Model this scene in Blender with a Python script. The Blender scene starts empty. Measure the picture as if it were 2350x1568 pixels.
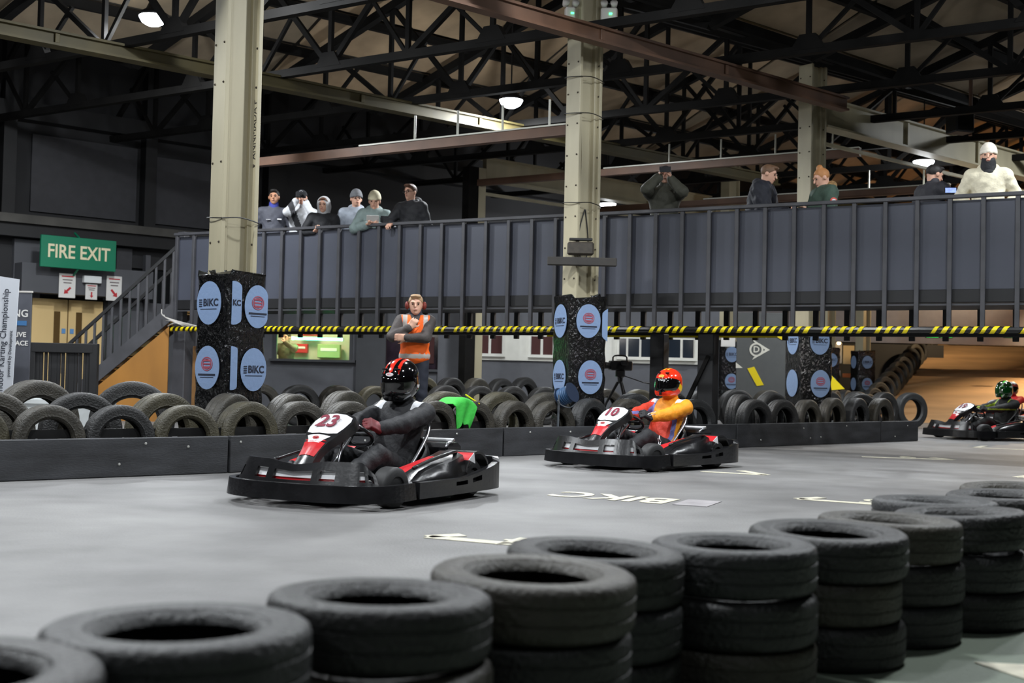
import bpy, math, random
import numpy as np
from mathutils import Vector, Matrix
random.seed(7)
S = bpy.context.scene
COL = S.collection
V = Vector
# ------------------------------------------------------------------ camera
F, CX, CY, EYE = 2800.0, 1175.0, 784.0, 0.88
TH = math.atan(78/F); RO = math.atan(0.0225)
_w = V((0, math.cos(TH), math.sin(TH))); _r0 = V((1, 0, 0)); _p0 = V((0, -math.sin(TH), math.cos(TH)))
_r = _r0*math.cos(RO) + _p0*math.sin(RO); _p = -_r0*math.sin(RO) + _p0*math.cos(RO)
cd = bpy.data.cameras.new('camera'); cam = bpy.data.objects.new('camera', cd); COL.objects.link(cam)
cam.matrix_world = Matrix(((_r.x, _p.x, -_w.x, 0), (_r.y, _p.y, -_w.y, 0), (_r.z, _p.z, -_w.z, EYE), (0, 0, 0, 1)))
cd.sensor_width = 36.0; cd.lens = F/2350*36; cd.clip_start = 0.05; cd.clip_end = 300
cd.dof.use_dof = True; cd.dof.focus_distance = 10.5; cd.dof.aperture_fstop = 2.8
S.camera = cam
# ------------------------------------------------------------------ world and exposure
wd = bpy.data.worlds.new('hall'); S.world = wd; wd.use_nodes = True
wd.node_tree.nodes['Background'].inputs[0].default_value = (.8, .9, 1, 1)
wd.node_tree.nodes['Background'].inputs[1].default_value = 0.006
S.view_settings.view_transform = 'Standard'; S.view_settings.look = 'None'
S.view_settings.gamma = 1; S.view_settings.use_curve_mapping = False
S.view_settings.exposure = 0.0
LAMP_W = 300.0
# ------------------------------------------------------------------ where a line of sight meets the place
def ray(x, y): return (_w*F + _r*(x-CX) - _p*(y-CY)).normalized()
EY = V((0, 0, EYE))
def G(x, y, z=0.0):
    d = ray(x, y); return EY + d*((z-EYE)/d.z)
def D(x, y, d):
    r = ray(x, y); return EY + r*(d/r.y)
C2 = V((.81, 14.7, 0)); U = V((.757, .653, 0)).normalized(); W = V((-U.y, U.x, 0))   # hall grid
def UV(u, v, z=0.0): return C2 + U*u + W*v + V((0, 0, z))
def PV(x, y, v):
    r = ray(x, y); return EY + r*((v-(EY-C2).dot(W))/r.dot(W))
BAY = 4.63; ROW = 7.8
WX = V((-.842, .539, 0)).normalized(); WXL = 1/WX.dot(W)   # the roof trusses cross the rows a little askew
def UX(u, v, z=0.0): return C2 + U*u + WX*(v*WXL) + V((0, 0, z))
# ------------------------------------------------------------------ materials
def lin(c): return tuple(((x/255)/12.92 if x/255 <= .04045 else ((x/255+.055)/1.055)**2.4) for x in c)
MATS = {}
def M(name, col, rough=.6, metal=0., var=0., scale=6., bump=0., bscale=60., emit=0., spec=.5, coat=0., stretch=None):
    if name in MATS: return MATS[name]
    m = bpy.data.materials.new(name); m.use_nodes = True; MATS[name] = m; bd_ = .035 if bump >= 1 else .02
    nt = m.node_tree; b = nt.nodes['Principled BSDF']; c = lin(col) + (1,)
    b.inputs['Base Color'].default_value = c; b.inputs['Roughness'].default_value = rough
    b.inputs['Metallic'].default_value = metal; b.inputs['Specular IOR Level'].default_value = spec
    if coat: b.inputs['Coat Weight'].default_value = coat; b.inputs['Coat Roughness'].default_value = .06
    if emit: b.inputs['Emission Color'].default_value = c; b.inputs['Emission Strength'].default_value = emit
    if var or bump:
        tc = nt.nodes.new('ShaderNodeTexCoord'); src = tc.outputs['Object']
        if stretch:
            mp = nt.nodes.new('ShaderNodeMapping'); mp.inputs['Scale'].default_value = stretch
            nt.links.new(src, mp.inputs['Vector']); src = mp.outputs['Vector']
    if var:
        n = nt.nodes.new('ShaderNodeTexNoise'); n.inputs['Scale'].default_value = scale; n.inputs['Detail'].default_value = 6
        nt.links.new(src, n.inputs['Vector'])
        r = nt.nodes.new('ShaderNodeValToRGB'); r.color_ramp.elements[0].position = .3; r.color_ramp.elements[1].position = .72
        r.color_ramp.elements[0].color = tuple(x*(1-var) for x in c[:3])+(1,)
        r.color_ramp.elements[1].color = tuple(min(1, x*(1+var)) for x in c[:3])+(1,)
        nt.links.new(n.outputs['Fac'], r.inputs['Fac']); nt.links.new(r.outputs['Color'], b.inputs['Base Color'])
    if bump:
        n2 = nt.nodes.new('ShaderNodeTexNoise'); n2.inputs['Scale'].default_value = bscale; n2.inputs['Detail'].default_value = 4
        nt.links.new(src, n2.inputs['Vector'])
        bp = nt.nodes.new('ShaderNodeBump'); bp.inputs['Strength'].default_value = bump; bp.inputs['Distance'].default_value = bd_
        nt.links.new(n2.outputs['Fac'], bp.inputs['Height']); nt.links.new(bp.outputs['Normal'], b.inputs['Normal'])
    return m
# ------------------------------------------------------------------ objects
def tag(o, label, cat, group=None):
    o['label'] = label; o['category'] = cat
    if group: o['group'] = group
    return o
def empty(name, loc=(0, 0, 0), rz=0., label=None, cat=None, group=None):
    o = bpy.data.objects.new(name, None); COL.objects.link(o); o.location = loc; o.rotation_euler = (0, 0, rz)
    o.empty_display_size = .1
    if label: tag(o, label, cat, group)
    return o
def struct(o): o['kind'] = 'structure'; return o
def link(name, me, parent=None, loc=None, rot=None):
    o = bpy.data.objects.new(name, me); COL.objects.link(o)
    if parent: o.parent = parent
    if loc is not None: o.location = loc
    if rot is not None: o.rotation_euler = rot
    return o
def copy_tree(o, parent=None):
    c = o.copy(); COL.objects.link(c); c.parent = parent
    for ch in list(o.children): copy_tree(ch, c)
    return c
def frame(x, y, z, o):
    return Matrix(((x[0], y[0], z[0], o[0]), (x[1], y[1], z[1], o[1]), (x[2], y[2], z[2], o[2]), (0, 0, 0, 1)))
class MB:
    def __init__(s): s.v = []; s.f = []; s.m = []
    def add(s, vs, fs, mi=0):
        n = len(s.v); s.v += [tuple(p) for p in vs]; s.f += [tuple(i+n for i in f) for f in fs]; s.m += [mi]*len(fs); return s
    def hexa(s, p, mi=0):   # 8 corners: bottom 0-3, top 4-7
        return s.add(p, [(3, 2, 1, 0), (4, 5, 6, 7), (0, 1, 5, 4), (1, 2, 6, 5), (2, 3, 7, 6), (3, 0, 4, 7)], mi)
    def box(s, c, h, mi=0, mat=None):
        x, y, z = h; q = [(-x, -y, -z), (x, -y, -z), (x, y, -z), (-x, y, -z), (-x, -y, z), (x, -y, z), (x, y, z), (-x, y, z)]
        if mat is not None: q = [V(c)+mat@V(a) for a in q]
        else: q = [V(c)+V(a) for a in q]
        return s.hexa(q, mi)
    def bar(s, a, b, w, h, mi=0, up=(0, 0, 1)):   # rectangular bar from a to b
        a, b = V(a), V(b); d = (b-a).normalized(); u = V(up)
        if abs(d.dot(u)) > .98: u = V((1, 0, 0))
        x = d.cross(u).normalized(); y = x.cross(d)
        p = [q + x*sx*w/2 + y*sy*h/2 for q in (a, b) for sx, sy in ((-1, -1), (1, -1), (1, 1), (-1, 1))]
        return s.hexa(p, mi)
    def rbox(s, c, h, r=.01, mi=0, mat=None):   # box with chamfered edges
        x, y, z = h; vs = []; idx = {}
        for sx in (-1, 1):
            for sy in (-1, 1):
                for sz in (-1, 1):
                    for k in range(3):
                        q = [sx*(x-r), sy*(y-r), sz*(z-r)]; q[k] = (sx*x, sy*y, sz*z)[k]
                        idx[(sx, sy, sz, k)] = len(vs); vs.append(q)
        fs = []
        for k in range(3):
            a, b = [(1, 2), (2, 0), (0, 1)][k]
            for sg in (-1, 1):
                def g(sa, sb):
                    t = [0, 0, 0]; t[k] = sg; t[a] = sa; t[b] = sb; return idx[(t[0], t[1], t[2], k)]
                q = [g(-1, -1), g(1, -1), g(1, 1), g(-1, 1)]; fs.append(q if sg > 0 else q[::-1])
        for k in range(3):
            a, b = [(1, 2), (2, 0), (0, 1)][k]
            for sa in (-1, 1):
                for sb in (-1, 1):
                    def g(sk, ax):
                        t = [0, 0, 0]; t[k] = sk; t[a] = sa; t[b] = sb; return idx[(t[0], t[1], t[2], ax)]
                    q = [g(-1, a), g(1, a), g(1, b), g(-1, b)]; fs.append(q if sa*sb < 0 else q[::-1])
        for sx in (-1, 1):
            for sy in (-1, 1):
                for sz in (-1, 1):
                    q = [idx[(sx, sy, sz, k)] for k in range(3)]; fs.append(q if sx*sy*sz > 0 else q[::-1])
        vs = [V(c)+(mat@V(q) if mat is not None else V(q)) for q in vs]
        return s.add(vs, fs, mi)
    def tube(s, pts, r, n=8, mi=0, caps=True):
        pts = [V(p) for p in pts]; rs = r if isinstance(r, (list, tuple)) else [r]*len(pts); rings = []; vs = []
        u = None
        for i, p in enumerate(pts):
            d = (pts[min(i+1, len(pts)-1)]-pts[max(i-1, 0)]).normalized()
            if u is None:
                u = d.orthogonal().normalized()
            else:
                u = (u - d*u.dot(d)).normalized()
            w = d.cross(u)
            for k in range(n):
                a = 2*math.pi*k/n; vs.append(p+(u*math.cos(a)+w*math.sin(a))*rs[i])
        fs = []
        for i in range(len(pts)-1):
            for k in range(n):
                k2 = (k+1) % n; fs.append((i*n+k, i*n+k2, (i+1)*n+k2, (i+1)*n+k))
        if caps: fs += [tuple(range(n-1, -1, -1)), tuple(range((len(pts)-1)*n, len(pts)*n))]
        return s.add(vs, fs, mi)
    def lathe(s, prof, n=24, mi=0, closed=False, mat=None):   # profile of (r, z) about Z
        vs = []; fs = []; L = len(prof)
        for k in range(n):
            a = 2*math.pi*k/n
            for r, z in prof:
                q = V((r*math.cos(a), r*math.sin(a), z)); vs.append(mat@q if mat is not None else q)
        for k in range(n):
            k2 = (k+1) % n
            for i in range(L if closed else L-1):
                j = (i+1) % L; fs.append((k*L+i, k2*L+i, k2*L+j, k*L+j))
        if not closed:
            if prof[0][0] > 1e-6: fs.append(tuple(k*L for k in range(n-1, -1, -1)))
            if prof[-1][0] > 1e-6: fs.append(tuple(k*L+L-1 for k in range(n)))
        return s.add(vs, fs, mi)
    def prism(s, poly, o, x, y, z, t, mi=0):   # polygon in the (x,y) frame at o, thickness t along z
        o, x, y, z = V(o), V(x), V(y), V(z); n = len(poly)
        vs = [o+x*a+y*b for a, b in poly] + [o+x*a+y*b+z*t for a, b in poly]
        fs = [tuple(range(n-1, -1, -1)), tuple(range(n, 2*n))] + [(i, (i+1) % n, n+(i+1) % n, n+i) for i in range(n)]
        return s.add(vs, fs, mi)
    def loft(s, secs, mi=0, closed=True, caps=True, mfn=None):
        n = len(secs[0]); base = len(s.v); vs = [p for q in secs for p in q]; fs = []
        for i in range(len(secs)-1):
            for k in range(n if closed else n-1):
                k2 = (k+1) % n; fs.append((i*n+k, i*n+k2, (i+1)*n+k2, (i+1)*n+k))
        if caps: fs += [tuple(range(n-1, -1, -1)), tuple(range((len(secs)-1)*n, len(secs)*n))]
        s.add(vs, fs, mi)
        return s
    def mesh(s, name, mats, smooth=False, mfn=None, angle=None):
        me = bpy.data.meshes.new(name); me.from_pydata(s.v, [], s.f)
        for m in (mats if isinstance(mats, (list, tuple)) else [mats]): me.materials.append(m)
        mi = s.m
        if mfn:
            mi = [mfn(p.center) for p in me.polygons]
        me.polygons.foreach_set('material_index', mi)
        if smooth or angle: me.polygons.foreach_set('use_smooth', [True]*len(s.f))
        if angle: me.set_sharp_from_angle(angle=angle)
        me.update(); return me
    def build(s, name, mats, parent=None, smooth=False, loc=None, rot=None, mfn=None, angle=None):
        return link(name, s.mesh(name, mats, smooth, mfn, angle), parent, loc, rot)
def smoothpath(pts, k=5, closed=False):
    P = [V(p) for p in pts]; out = []; n = len(P)
    for i in range(n-1):
        p0, p1, p2, p3 = P[max(i-1, 0)], P[i], P[i+1], P[min(i+2, n-1)]
        for j in range(k):
            t = j/k; out.append(.5*((2*p1)+(p2-p0)*t+(2*p0-5*p1+4*p2-p3)*t*t+(3*p1-p0-3*p2+p3)*t**3))
    out.append(P[-1]); return out
TXT = {}
def text(name, body, size, mat, parent, o, x, y, ext=.0015, sx=1., bold=0.):
    key = (body, size, ext, mat.name, bold)
    if key not in TXT:
        cu = bpy.data.curves.new('lettering', 'FONT'); cu.body = body; cu.size = size; cu.extrude = ext; cu.offset = bold
        cu.align_x = 'CENTER'; cu.align_y = 'CENTER'; cu.resolution_u = 3
        t = bpy.data.objects.new('lettering', cu); COL.objects.link(t)
        dg = bpy.context.evaluated_depsgraph_get()
        me = bpy.data.meshes.new_from_object(t.evaluated_get(dg)); bpy.data.objects.remove(t)
        me.materials.clear(); me.materials.append(mat); TXT[key] = me
    ob = link(name, TXT[key], parent); x = V(x).normalized(); y = V(y); y = (y-x*y.dot(x)).normalized()
    ob.matrix_local = frame(x*sx, y, x.cross(y), o); return ob
def ellipse(a, b, n=28, lo=None, hi=None):
    p = [(a*math.cos(2*math.pi*i/n), b*math.sin(2*math.pi*i/n)) for i in range(n)]
    if lo is not None: p = [(max(q[0], lo), q[1]) for q in p]
    if hi is not None: p = [(min(q[0], hi), q[1]) for q in p]
    o = []
    for q in p:
        if not o or abs(q[0]-o[-1][0])+abs(q[1]-o[-1][1]) > 1e-5: o.append(q)
    return o
def annulus(mb, r0, r1, o, x, y, z, t, n=24, sy=1., mi=0):
    vs = []; o, x, y, z = V(o), V(x), V(y), V(z)
    for k in range(n):
        a = 2*math.pi*k/n; c, s_ = math.cos(a), math.sin(a)*sy
        vs += [o+x*c*r0+y*s_*r0, o+x*c*r1+y*s_*r1, o+x*c*r1+y*s_*r1+z*t, o+x*c*r0+y*s_*r0+z*t]
    fs = []
    for k in range(n):
        for i in range(4):
            j = (i+1) % 4; k2 = (k+1) % n; fs.append((k*4+i, k2*4+i, k2*4+j, k*4+j))
    mb.add(vs, fs, mi)
ORD = ['first', 'second', 'third', 'fourth', 'fifth', 'sixth', 'seventh', 'eighth', 'ninth', 'tenth', 'eleventh', 'twelfth', 'thirteenth', 'fourteenth', 'fifteenth', 'sixteenth', 'seventeenth', 'eighteenth', 'nineteenth']
TEN = ['twentieth', 'thirtieth', 'fortieth']; TENS = ['twenty', 'thirty', 'forty']
def ordn(i):
    if i < 19: return ORD[i]
    n = i+1; t, u = n//10, n % 10
    return TEN[t-2] if u == 0 else TENS[t-2]+'-'+ORD[u-1]
# ------------------------------------------------------------------ soft bodies: blended solids turned into one skin
def npv(p): return np.array((p[0], p[1], p[2]), dtype=np.float32)
def snet(prims, h, wr=0.):
    lo = np.full(3, 9e9); hi = -lo; B = []
    for p in prims:
        if p[0] == 'c': a, b, ra, rb, k = p[1:6]; r = max(ra, rb); l = np.minimum(npv(a), npv(b))-r; g = np.maximum(npv(a), npv(b))+r; op = p[6] if len(p) > 6 else 'u'
        elif p[0] == 'p': B.append(None); continue
        else: c, ra, R, k = p[1:5]; e = np.abs(np.array(R, dtype=np.float32))@npv(ra); l = npv(c)-e; g = npv(c)+e; op = p[5] if len(p) > 5 else 'u'
        B.append((l-k-2*h, g+k+2*h, k, op))
        if op == 'u': lo = np.minimum(lo, l); hi = np.maximum(hi, g)
    lo = lo-4*h; n = np.ceil((hi+4*h-lo)/h).astype(int)+1
    ax = [(lo[i]+h*np.arange(n[i])).astype(np.float32) for i in range(3)]
    A = np.full(n, 1.0, np.float32)
    for p, b in zip(prims, B):
        if p[0] == 'p':
            q, nn = npv(p[1]), npv(p[2]); nn = nn/np.linalg.norm(nn)
            d = (ax[0]-q[0])[:, None, None]*nn[0]+(ax[1]-q[1])[None, :, None]*nn[1]+(ax[2]-q[2])[None, None, :]*nn[2]
            A = np.maximum(A, d); continue
        i0 = np.clip(((b[0]-lo)/h).astype(int), 0, n-1); i1 = np.clip(((b[1]-lo)/h).astype(int)+2, 1, n)
        if (i1 <= i0).any(): continue
        sl = tuple(slice(i0[i], i1[i]) for i in range(3))
        X = ax[0][sl[0]][:, None, None]; Y = ax[1][sl[1]][None, :, None]; Z = ax[2][sl[2]][None, None, :]
        if p[0] == 'c':
            a, e = npv(p[1]), npv(p[2]); ba = e-a; L = max(float(ba@ba), 1e-9)
            t = np.clip(((X-a[0])*ba[0]+(Y-a[1])*ba[1]+(Z-a[2])*ba[2])/L, 0, 1)
            d = np.sqrt((X-a[0]-ba[0]*t)**2+(Y-a[1]-ba[1]*t)**2+(Z-a[2]-ba[2]*t)**2)-(p[3]+(p[4]-p[3])*t)
        else:
            c, ra = npv(p[1]), npv(p[2]); R = np.array(p[3], dtype=np.float32)
            q = [(X-c[0])*R[0][j]+(Y-c[1])*R[1][j]+(Z-c[2])*R[2][j] for j in range(3)]
            if p[0] == 'e':
                k0 = np.sqrt((q[0]/ra[0])**2+(q[1]/ra[1])**2+(q[2]/ra[2])**2)
                k1 = np.sqrt((q[0]/ra[0]**2)**2+(q[1]/ra[1]**2)**2+(q[2]/ra[2]**2)**2)+1e-6
                d = k0*(k0-1)/k1
            else:
                rr = min(ra)*.35; w = [np.abs(q[j])-ra[j]+rr for j in range(3)]
                d = np.sqrt(np.maximum(w[0], 0)**2+np.maximum(w[1], 0)**2+np.maximum(w[2], 0)**2)+np.minimum(np.maximum(np.maximum(w[0], w[1]), w[2]), 0)-rr
        k = max(b[2], 1e-4); s = A[sl]
        if b[3] == 'u':
            hh = np.clip(.5+.5*(s-d)/k, 0, 1); A[sl] = s*(1-hh)+d*hh-k*hh*(1-hh)
        else:
            hh = np.clip(.5-.5*(s+d)/k, 0, 1); A[sl] = s*(1-hh)-d*hh+k*hh*(1-hh)
    if wr:
        X = ax[0][:, None, None]; Y = ax[1][None, :, None]; Z = ax[2][None, None, :]
        A = A+wr*(np.sin(47*X+19*Z+3*np.sin(21*Y))+np.sin(53*Z+23*Y+2*np.sin(31*X))+.6*np.sin(90*Y-37*X+61*Z))
    s = A < 0
    c = [s[i:n[0]-1+i, j:n[1]-1+j, k:n[2]-1+k] for i in (0, 1) for j in (0, 1) for k in (0, 1)]
    al = c[0].copy(); an = c[0].copy()
    for q in c[1:]: al &= q; an |= q
    act = an & ~al; idx = np.argwhere(act); ids = np.full(act.shape, -1, np.int64); ids[act] = np.arange(len(idx))
    off = [(i, j, k) for i in (0, 1) for j in (0, 1) for k in (0, 1)]
    val = np.stack([A[idx[:, 0]+o[0], idx[:, 1]+o[1], idx[:, 2]+o[2]] for o in off], 1)
    pos = np.zeros((len(idx), 3)); cnt = np.zeros(len(idx))
    for a in range(8):
        for b in range(a+1, 8):
            if sum(abs(off[a][i]-off[b][i]) for i in range(3)) != 1: continue
            va, vb = val[:, a], val[:, b]; cr = (va < 0) != (vb < 0)
            t = np.where(cr, va/np.where(np.abs(va-vb) < 1e-9, 1, va-vb), 0)
            pos += cr[:, None]*(np.array(off[a])+t[:, None]*(np.array(off[b])-np.array(off[a]))); cnt += cr
    vs = lo+h*(idx+pos/cnt[:, None]); fs = []
    for a in range(3):
        b, e = (a+1) % 3, (a+2) % 3
        s0 = [slice(None)]*3; s1 = [slice(None)]*3; s0[a] = slice(0, n[a]-1); s1[a] = slice(1, n[a])
        x0, x1 = s[tuple(s0)], s[tuple(s1)]; E = np.argwhere(x0 != x1)
        E = E[(E[:, b] > 0) & (E[:, e] > 0) & (E[:, b] < n[b]-1) & (E[:, e] < n[e]-1)]
        ins = x0[E[:, 0], E[:, 1], E[:, 2]]
        def cid(db, de):
            q = E.copy(); q[:, b] += db; q[:, e] += de; return ids[q[:, 0], q[:, 1], q[:, 2]]
        Q = np.stack([cid(-1, -1), cid(0, -1), cid(0, 0), cid(-1, 0)], 1); Q[~ins] = Q[~ins][:, ::-1]; fs.append(Q)
    return vs, np.concatenate(fs)
def soft(name, prims, h, mats, parent=None, wr=0., mfn=None):
    vs, fs = snet(prims, h, wr)
    me = bpy.data.meshes.new(name); me.vertices.add(len(vs)); me.vertices.foreach_set('co', vs.astype(np.float32).ravel())
    me.loops.add(len(fs)*4); me.loops.foreach_set('vertex_index', fs.astype(np.int32).ravel())
    me.polygons.add(len(fs)); me.polygons.foreach_set('loop_start', np.arange(0, len(fs)*4, 4, dtype=np.int32))
    for m in (mats if isinstance(mats, (list, tuple)) else [mats]): me.materials.append(m)
    me.polygons.foreach_set('use_smooth', np.ones(len(fs), bool))
    if mfn: me.polygons.foreach_set('material_index', mfn(vs[fs].mean(1)).astype(np.int32))
    me.update(calc_edges=True); me.validate()
    return link(name, me, parent)
I3 = ((1, 0, 0), (0, 1, 0), (0, 0, 1))
def R3(f, up=(0, 0, 1)):
    f = V(f).normalized(); r = f.cross(V(up)).normalized(); u = r.cross(f)
    return Matrix(((r.x, f.x, u.x), (r.y, f.y, u.y), (r.z, f.z, u.z)))
def box_mesh(name, mat):   # unit box, scaled per object
    return MB().box((0, 0, 0), (.5, .5, .5)).mesh(name, mat)
# ================================================================== THE HALL
def proj(p):
    q = V(p)-EY; z = q.dot(_w); return (CX+F*q.dot(_r)/z, CY-F*q.dot(_p)/z, z)
def seen(p, m=250):
    x, y, z = proj(p); return z > 0.5 and -m < x < 2350+m and -m < y < 1568+m
# ---- floor
fm = M('track_floor', (123, 122, 121), .6, var=.22, scale=1.6, bump=.2, bscale=60)
nt = fm.node_tree; bs = nt.nodes['Principled BSDF']; old = bs.inputs['Base Color'].links[0].from_socket
tc = nt.nodes.new('ShaderNodeTexCoord')
n1 = nt.nodes.new('ShaderNodeTexNoise'); n1.inputs['Scale'].default_value = .35; n1.inputs['Detail'].default_value = 8; n1.inputs['Distortion'].default_value = 1.2
mp = nt.nodes.new('ShaderNodeMapping'); mp.inputs['Rotation'].default_value = (0, 0, -math.radians(48)); mp.inputs['Scale'].default_value = (.7, 1.4, 1)
nt.links.new(tc.outputs['Object'], mp.inputs['Vector']); nt.links.new(mp.outputs['Vector'], n1.inputs['Vector'])
r1 = nt.nodes.new('ShaderNodeValToRGB'); r1.color_ramp.elements[0].position = .34; r1.color_ramp.elements[1].position = .62
r1.color_ramp.elements[0].color = (.7, .7, .71, 1); r1.color_ramp.elements[1].color = (1, 1, 1, 1)
nt.links.new(n1.outputs['Fac'], r1.inputs['Fac'])
mx = nt.nodes.new('ShaderNodeMix'); mx.data_type = 'RGBA'; mx.blend_type = 'MULTIPLY'; mx.inputs['Factor'].default_value = 1
nt.links.new(old, mx.inputs['A']); nt.links.new(r1.outputs['Color'], mx.inputs['B'])
vm = nt.nodes.new('ShaderNodeVectorMath'); vm.operation = 'DOT_PRODUCT'; vm.inputs[1].default_value = (.754, -.657, 0)
nt.links.new(tc.outputs['Object'], vm.inputs[0])
gt = nt.nodes.new('ShaderNodeMath'); gt.operation = 'GREATER_THAN'; gt.inputs[1].default_value = -1.78
nt.links.new(vm.outputs['Value'], gt.inputs[0])
mg = nt.nodes.new('ShaderNodeMix'); mg.data_type = 'RGBA'; mg.inputs['B'].default_value = lin((112, 122, 108))+(1,)
nt.links.new(gt.outputs['Value'], mg.inputs['Factor']); nt.links.new(mx.outputs['Result'], mg.inputs['A'])
nt.links.new(mg.outputs['Result'], bs.inputs['Base Color'])
struct(MB().box((4, 22, -.05), (40, 36, .05)).build('floor', fm))
# ---- roof: pitched bays, decking panels, purlins, trusses
steel = M('black_steel', (17, 16, 15), .85, var=.4, scale=3, spec=.2)
brown = M('brown_steel', (92, 66, 50), .6, var=.35, scale=2)
cream = M('cream_paint', (168, 160, 134), .5, var=.14, scale=2.5, stretch=(1, 1, .25))
deckm = [M('roof_board_%s' % n, c, .85, var=.3, scale=1.3) for n, c in (('a', (172, 148, 118)), ('b', (156, 136, 110)), ('c', (134, 120, 100)))]
EAVE, RIDGE = 5.75, 7.3
bm = MB(); K0, K1 = -3, 10
for k in range(-3, 2):
    for s in (0, 1):
        v0, v1 = (k*ROW, (k+.5)*ROW) if s == 0 else ((k+.5)*ROW, (k+1)*ROW)
        z0, z1 = (EAVE, RIDGE) if s == 0 else (RIDGE, EAVE)
        q = [UV(K0*BAY, v0, z0+.12), UV(K1*BAY, v0, z0+.12), UV(K1*BAY, v1, z1+.12), UV(K0*BAY, v1, z1+.12)]
        bm.hexa(q + [p+V((0, 0, .1)) for p in q])
roof = struct(bm.build('ceiling', M('roof_felt', (60, 56, 50), .9)))
NP = 4; half = math.hypot(ROW/2, RIDGE-EAVE); ang = math.atan2(RIDGE-EAVE, ROW/2); yaw = math.atan2(U.y, U.x)
pme = [MB().rbox((0, 0, 0), (BAY/2-.04, half/NP/2-.04, .02), .008).mesh('roof_panel', m) for m in deckm]
cnt = 0; purl = box_mesh('purlin', steel)
for k in range(-3, 2):
    for s in (0, 1):
        for j in range(NP+1):
            a = j/NP; v = k*ROW+a*ROW/2 if s == 0 else (k+1)*ROW-a*ROW/2
            o = link('purlin', purl, roof, UV((K0+K1)/2*BAY, v, EAVE+a*(RIDGE-EAVE)-.02), (0, 0, yaw)); o.scale = ((K1-K0)*BAY, .09, .14)
        for i in range(K0, K1):
            for j in range(NP):
                a = (j+.5)/NP; v = k*ROW+a*ROW/2 if s == 0 else (k+1)*ROW-a*ROW/2
                p = UV((i+.5)*BAY, v, EAVE+a*(RIDGE-EAVE)+.09)
                if not seen(p): continue
                x, y, z = proj(p)
                if z > 48: continue
                link('roof_panel', pme[(i*7+j*3+k*5) % 3], roof, p, Matrix.Rotation(yaw, 3, 'Z').to_euler() if False else (Matrix.Rotation(yaw, 3, 'Z')@Matrix.Rotation(ang if s == 0 else -ang, 3, 'X')).to_euler()); cnt += 1
print('roof panels', cnt)
# one truss in its own frame: runs along local X from 0 to ROW
BOT = 5.12
def make_truss():
    t = empty('roof_truss')
    def mem(n, a, b, w): MB().bar((a[0], 0, a[1]), (b[0], 0, b[1]), w, w).build(n, steel, t)
    top = lambda x: EAVE-.12+(RIDGE-EAVE)*(1-abs(x-ROW/2)/(ROW/2))
    mem('bottom_chord', (0, BOT), (ROW, BOT), .11)
    for a, b in ((0, ROW/2), (ROW/2, ROW)): mem('top_chord', (a, top(a)), (b, top(b)), .13)
    n = 6; xs = [ROW*i/n for i in range(n+1)]
    for i in range(1, n): mem('strut', (xs[i], BOT), (xs[i], top(xs[i])), .06)
    for i in range(n):
        m = (i < n/2)
        if i in (0, n-1): continue
        a, b = ((xs[i], top(xs[i])), (xs[i+1], BOT)) if m else ((xs[i], BOT), (xs[i+1], top(xs[i+1])))
        mem('brace', a, b, .07)
        a2, b2 = ((xs[i], BOT), (xs[i]+ROW/n/2, (BOT+top(xs[i]+ROW/n/2))/2)) if m else ((xs[i+1], BOT), (xs[i]+ROW/n/2, (BOT+top(xs[i]+ROW/n/2))/2))
        mem('brace', a2, b2, .05)
    g = MB().prism([(-.22, 0), (.22, 0), (.1, .2), (-.1, .2)], (0, -.06, BOT), (1, 0, 0), (0, 0, 1), (0, 1, 0), .12).mesh('gusset', steel)
    for i in (1, 3, 5): link('gusset', g, t, (xs[i], 0, 0))
    return t
tc_ = {}; BAYN = {-3: 'third bay right of columns', -2: 'second bay right of columns', -1: 'bay just right of the columns', 0: 'bay just left of the columns', 1: 'bay along the dark left wall'}
tr0 = make_truss(); first = True; nt_ = 0
for k in range(-3, 2):
    for i2 in range(K0*2, K1*2):
        i = i2/2
        if not any(seen(UX(i*BAY, (k+a)*ROW, z), 60) for a in (0, .5, 1) for z in (BOT, 6.5)): continue
        if proj(UX(i*BAY, (k+.5)*ROW, 6))[2] > 40 or proj(UX(i*BAY, (k+.5)*ROW, 6))[2] < 9: continue
        t = tr0 if first else copy_tree(tr0); first = False; nt_ += 1
        t.location = UX(i*BAY, k*ROW, 0); t.rotation_euler = (0, 0, math.atan2(WX.y, WX.x)); t.scale = (WXL, 1, 1)
        tc_[k] = tc_.get(k, 0)+1; tag(t, '%s dark roof truss from the near end in the %s' % (ordn(tc_[k]-1), BAYN[k]), 'roof truss', 'roof trusses')
print('trusses', nt_)
col2 = UV(0, 0)*1.022; col3 = UV(BAY, 0)*1.045; U3, V3 = (col3-C2).dot(U), (col3-C2).dot(W)
# ---- beams along the rows
def beam(name, u0, u1, v, z, w, h, mat, label, flange=False, kind='beam'):
    r = empty(name, UV(u0, v, z), yaw, label, kind); L = u1-u0
    b = MB().bar((0, 0, 0), (L, 0, 0), w, h).build('web', mat, r)
    if flange:
        for s in (-1, 1): MB().bar((0, 0, s*h/2), (L, 0, s*h/2), w*2.2, .03).build('flange', mat, r)
        st = MB().rbox((0, 0, 0), (.03, w*.9, h/2-.02), .005).mesh('stiffener', mat)
        for i in range(1, int(L/2.3)): link('stiffener', st, r, (i*2.3, 0, 0))
    return r
beam('tie_beam', -2*BAY, U3-.3, -.3, 4.95, .07, .17, brown, 'long brown steel tie beam running between the cream columns', True)
beam('box_girder', U3+.22, 7*BAY, V3, 5.02, .12, .42, cream, 'deep cream girder running from the far right column to the right', True, 'girder')
beam('box_girder', BAY+.22, 7*BAY, ROW, 4.9, .12, .42, cream, 'cream girder behind the middle column with a post at its left end', True, 'girder')
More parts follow.
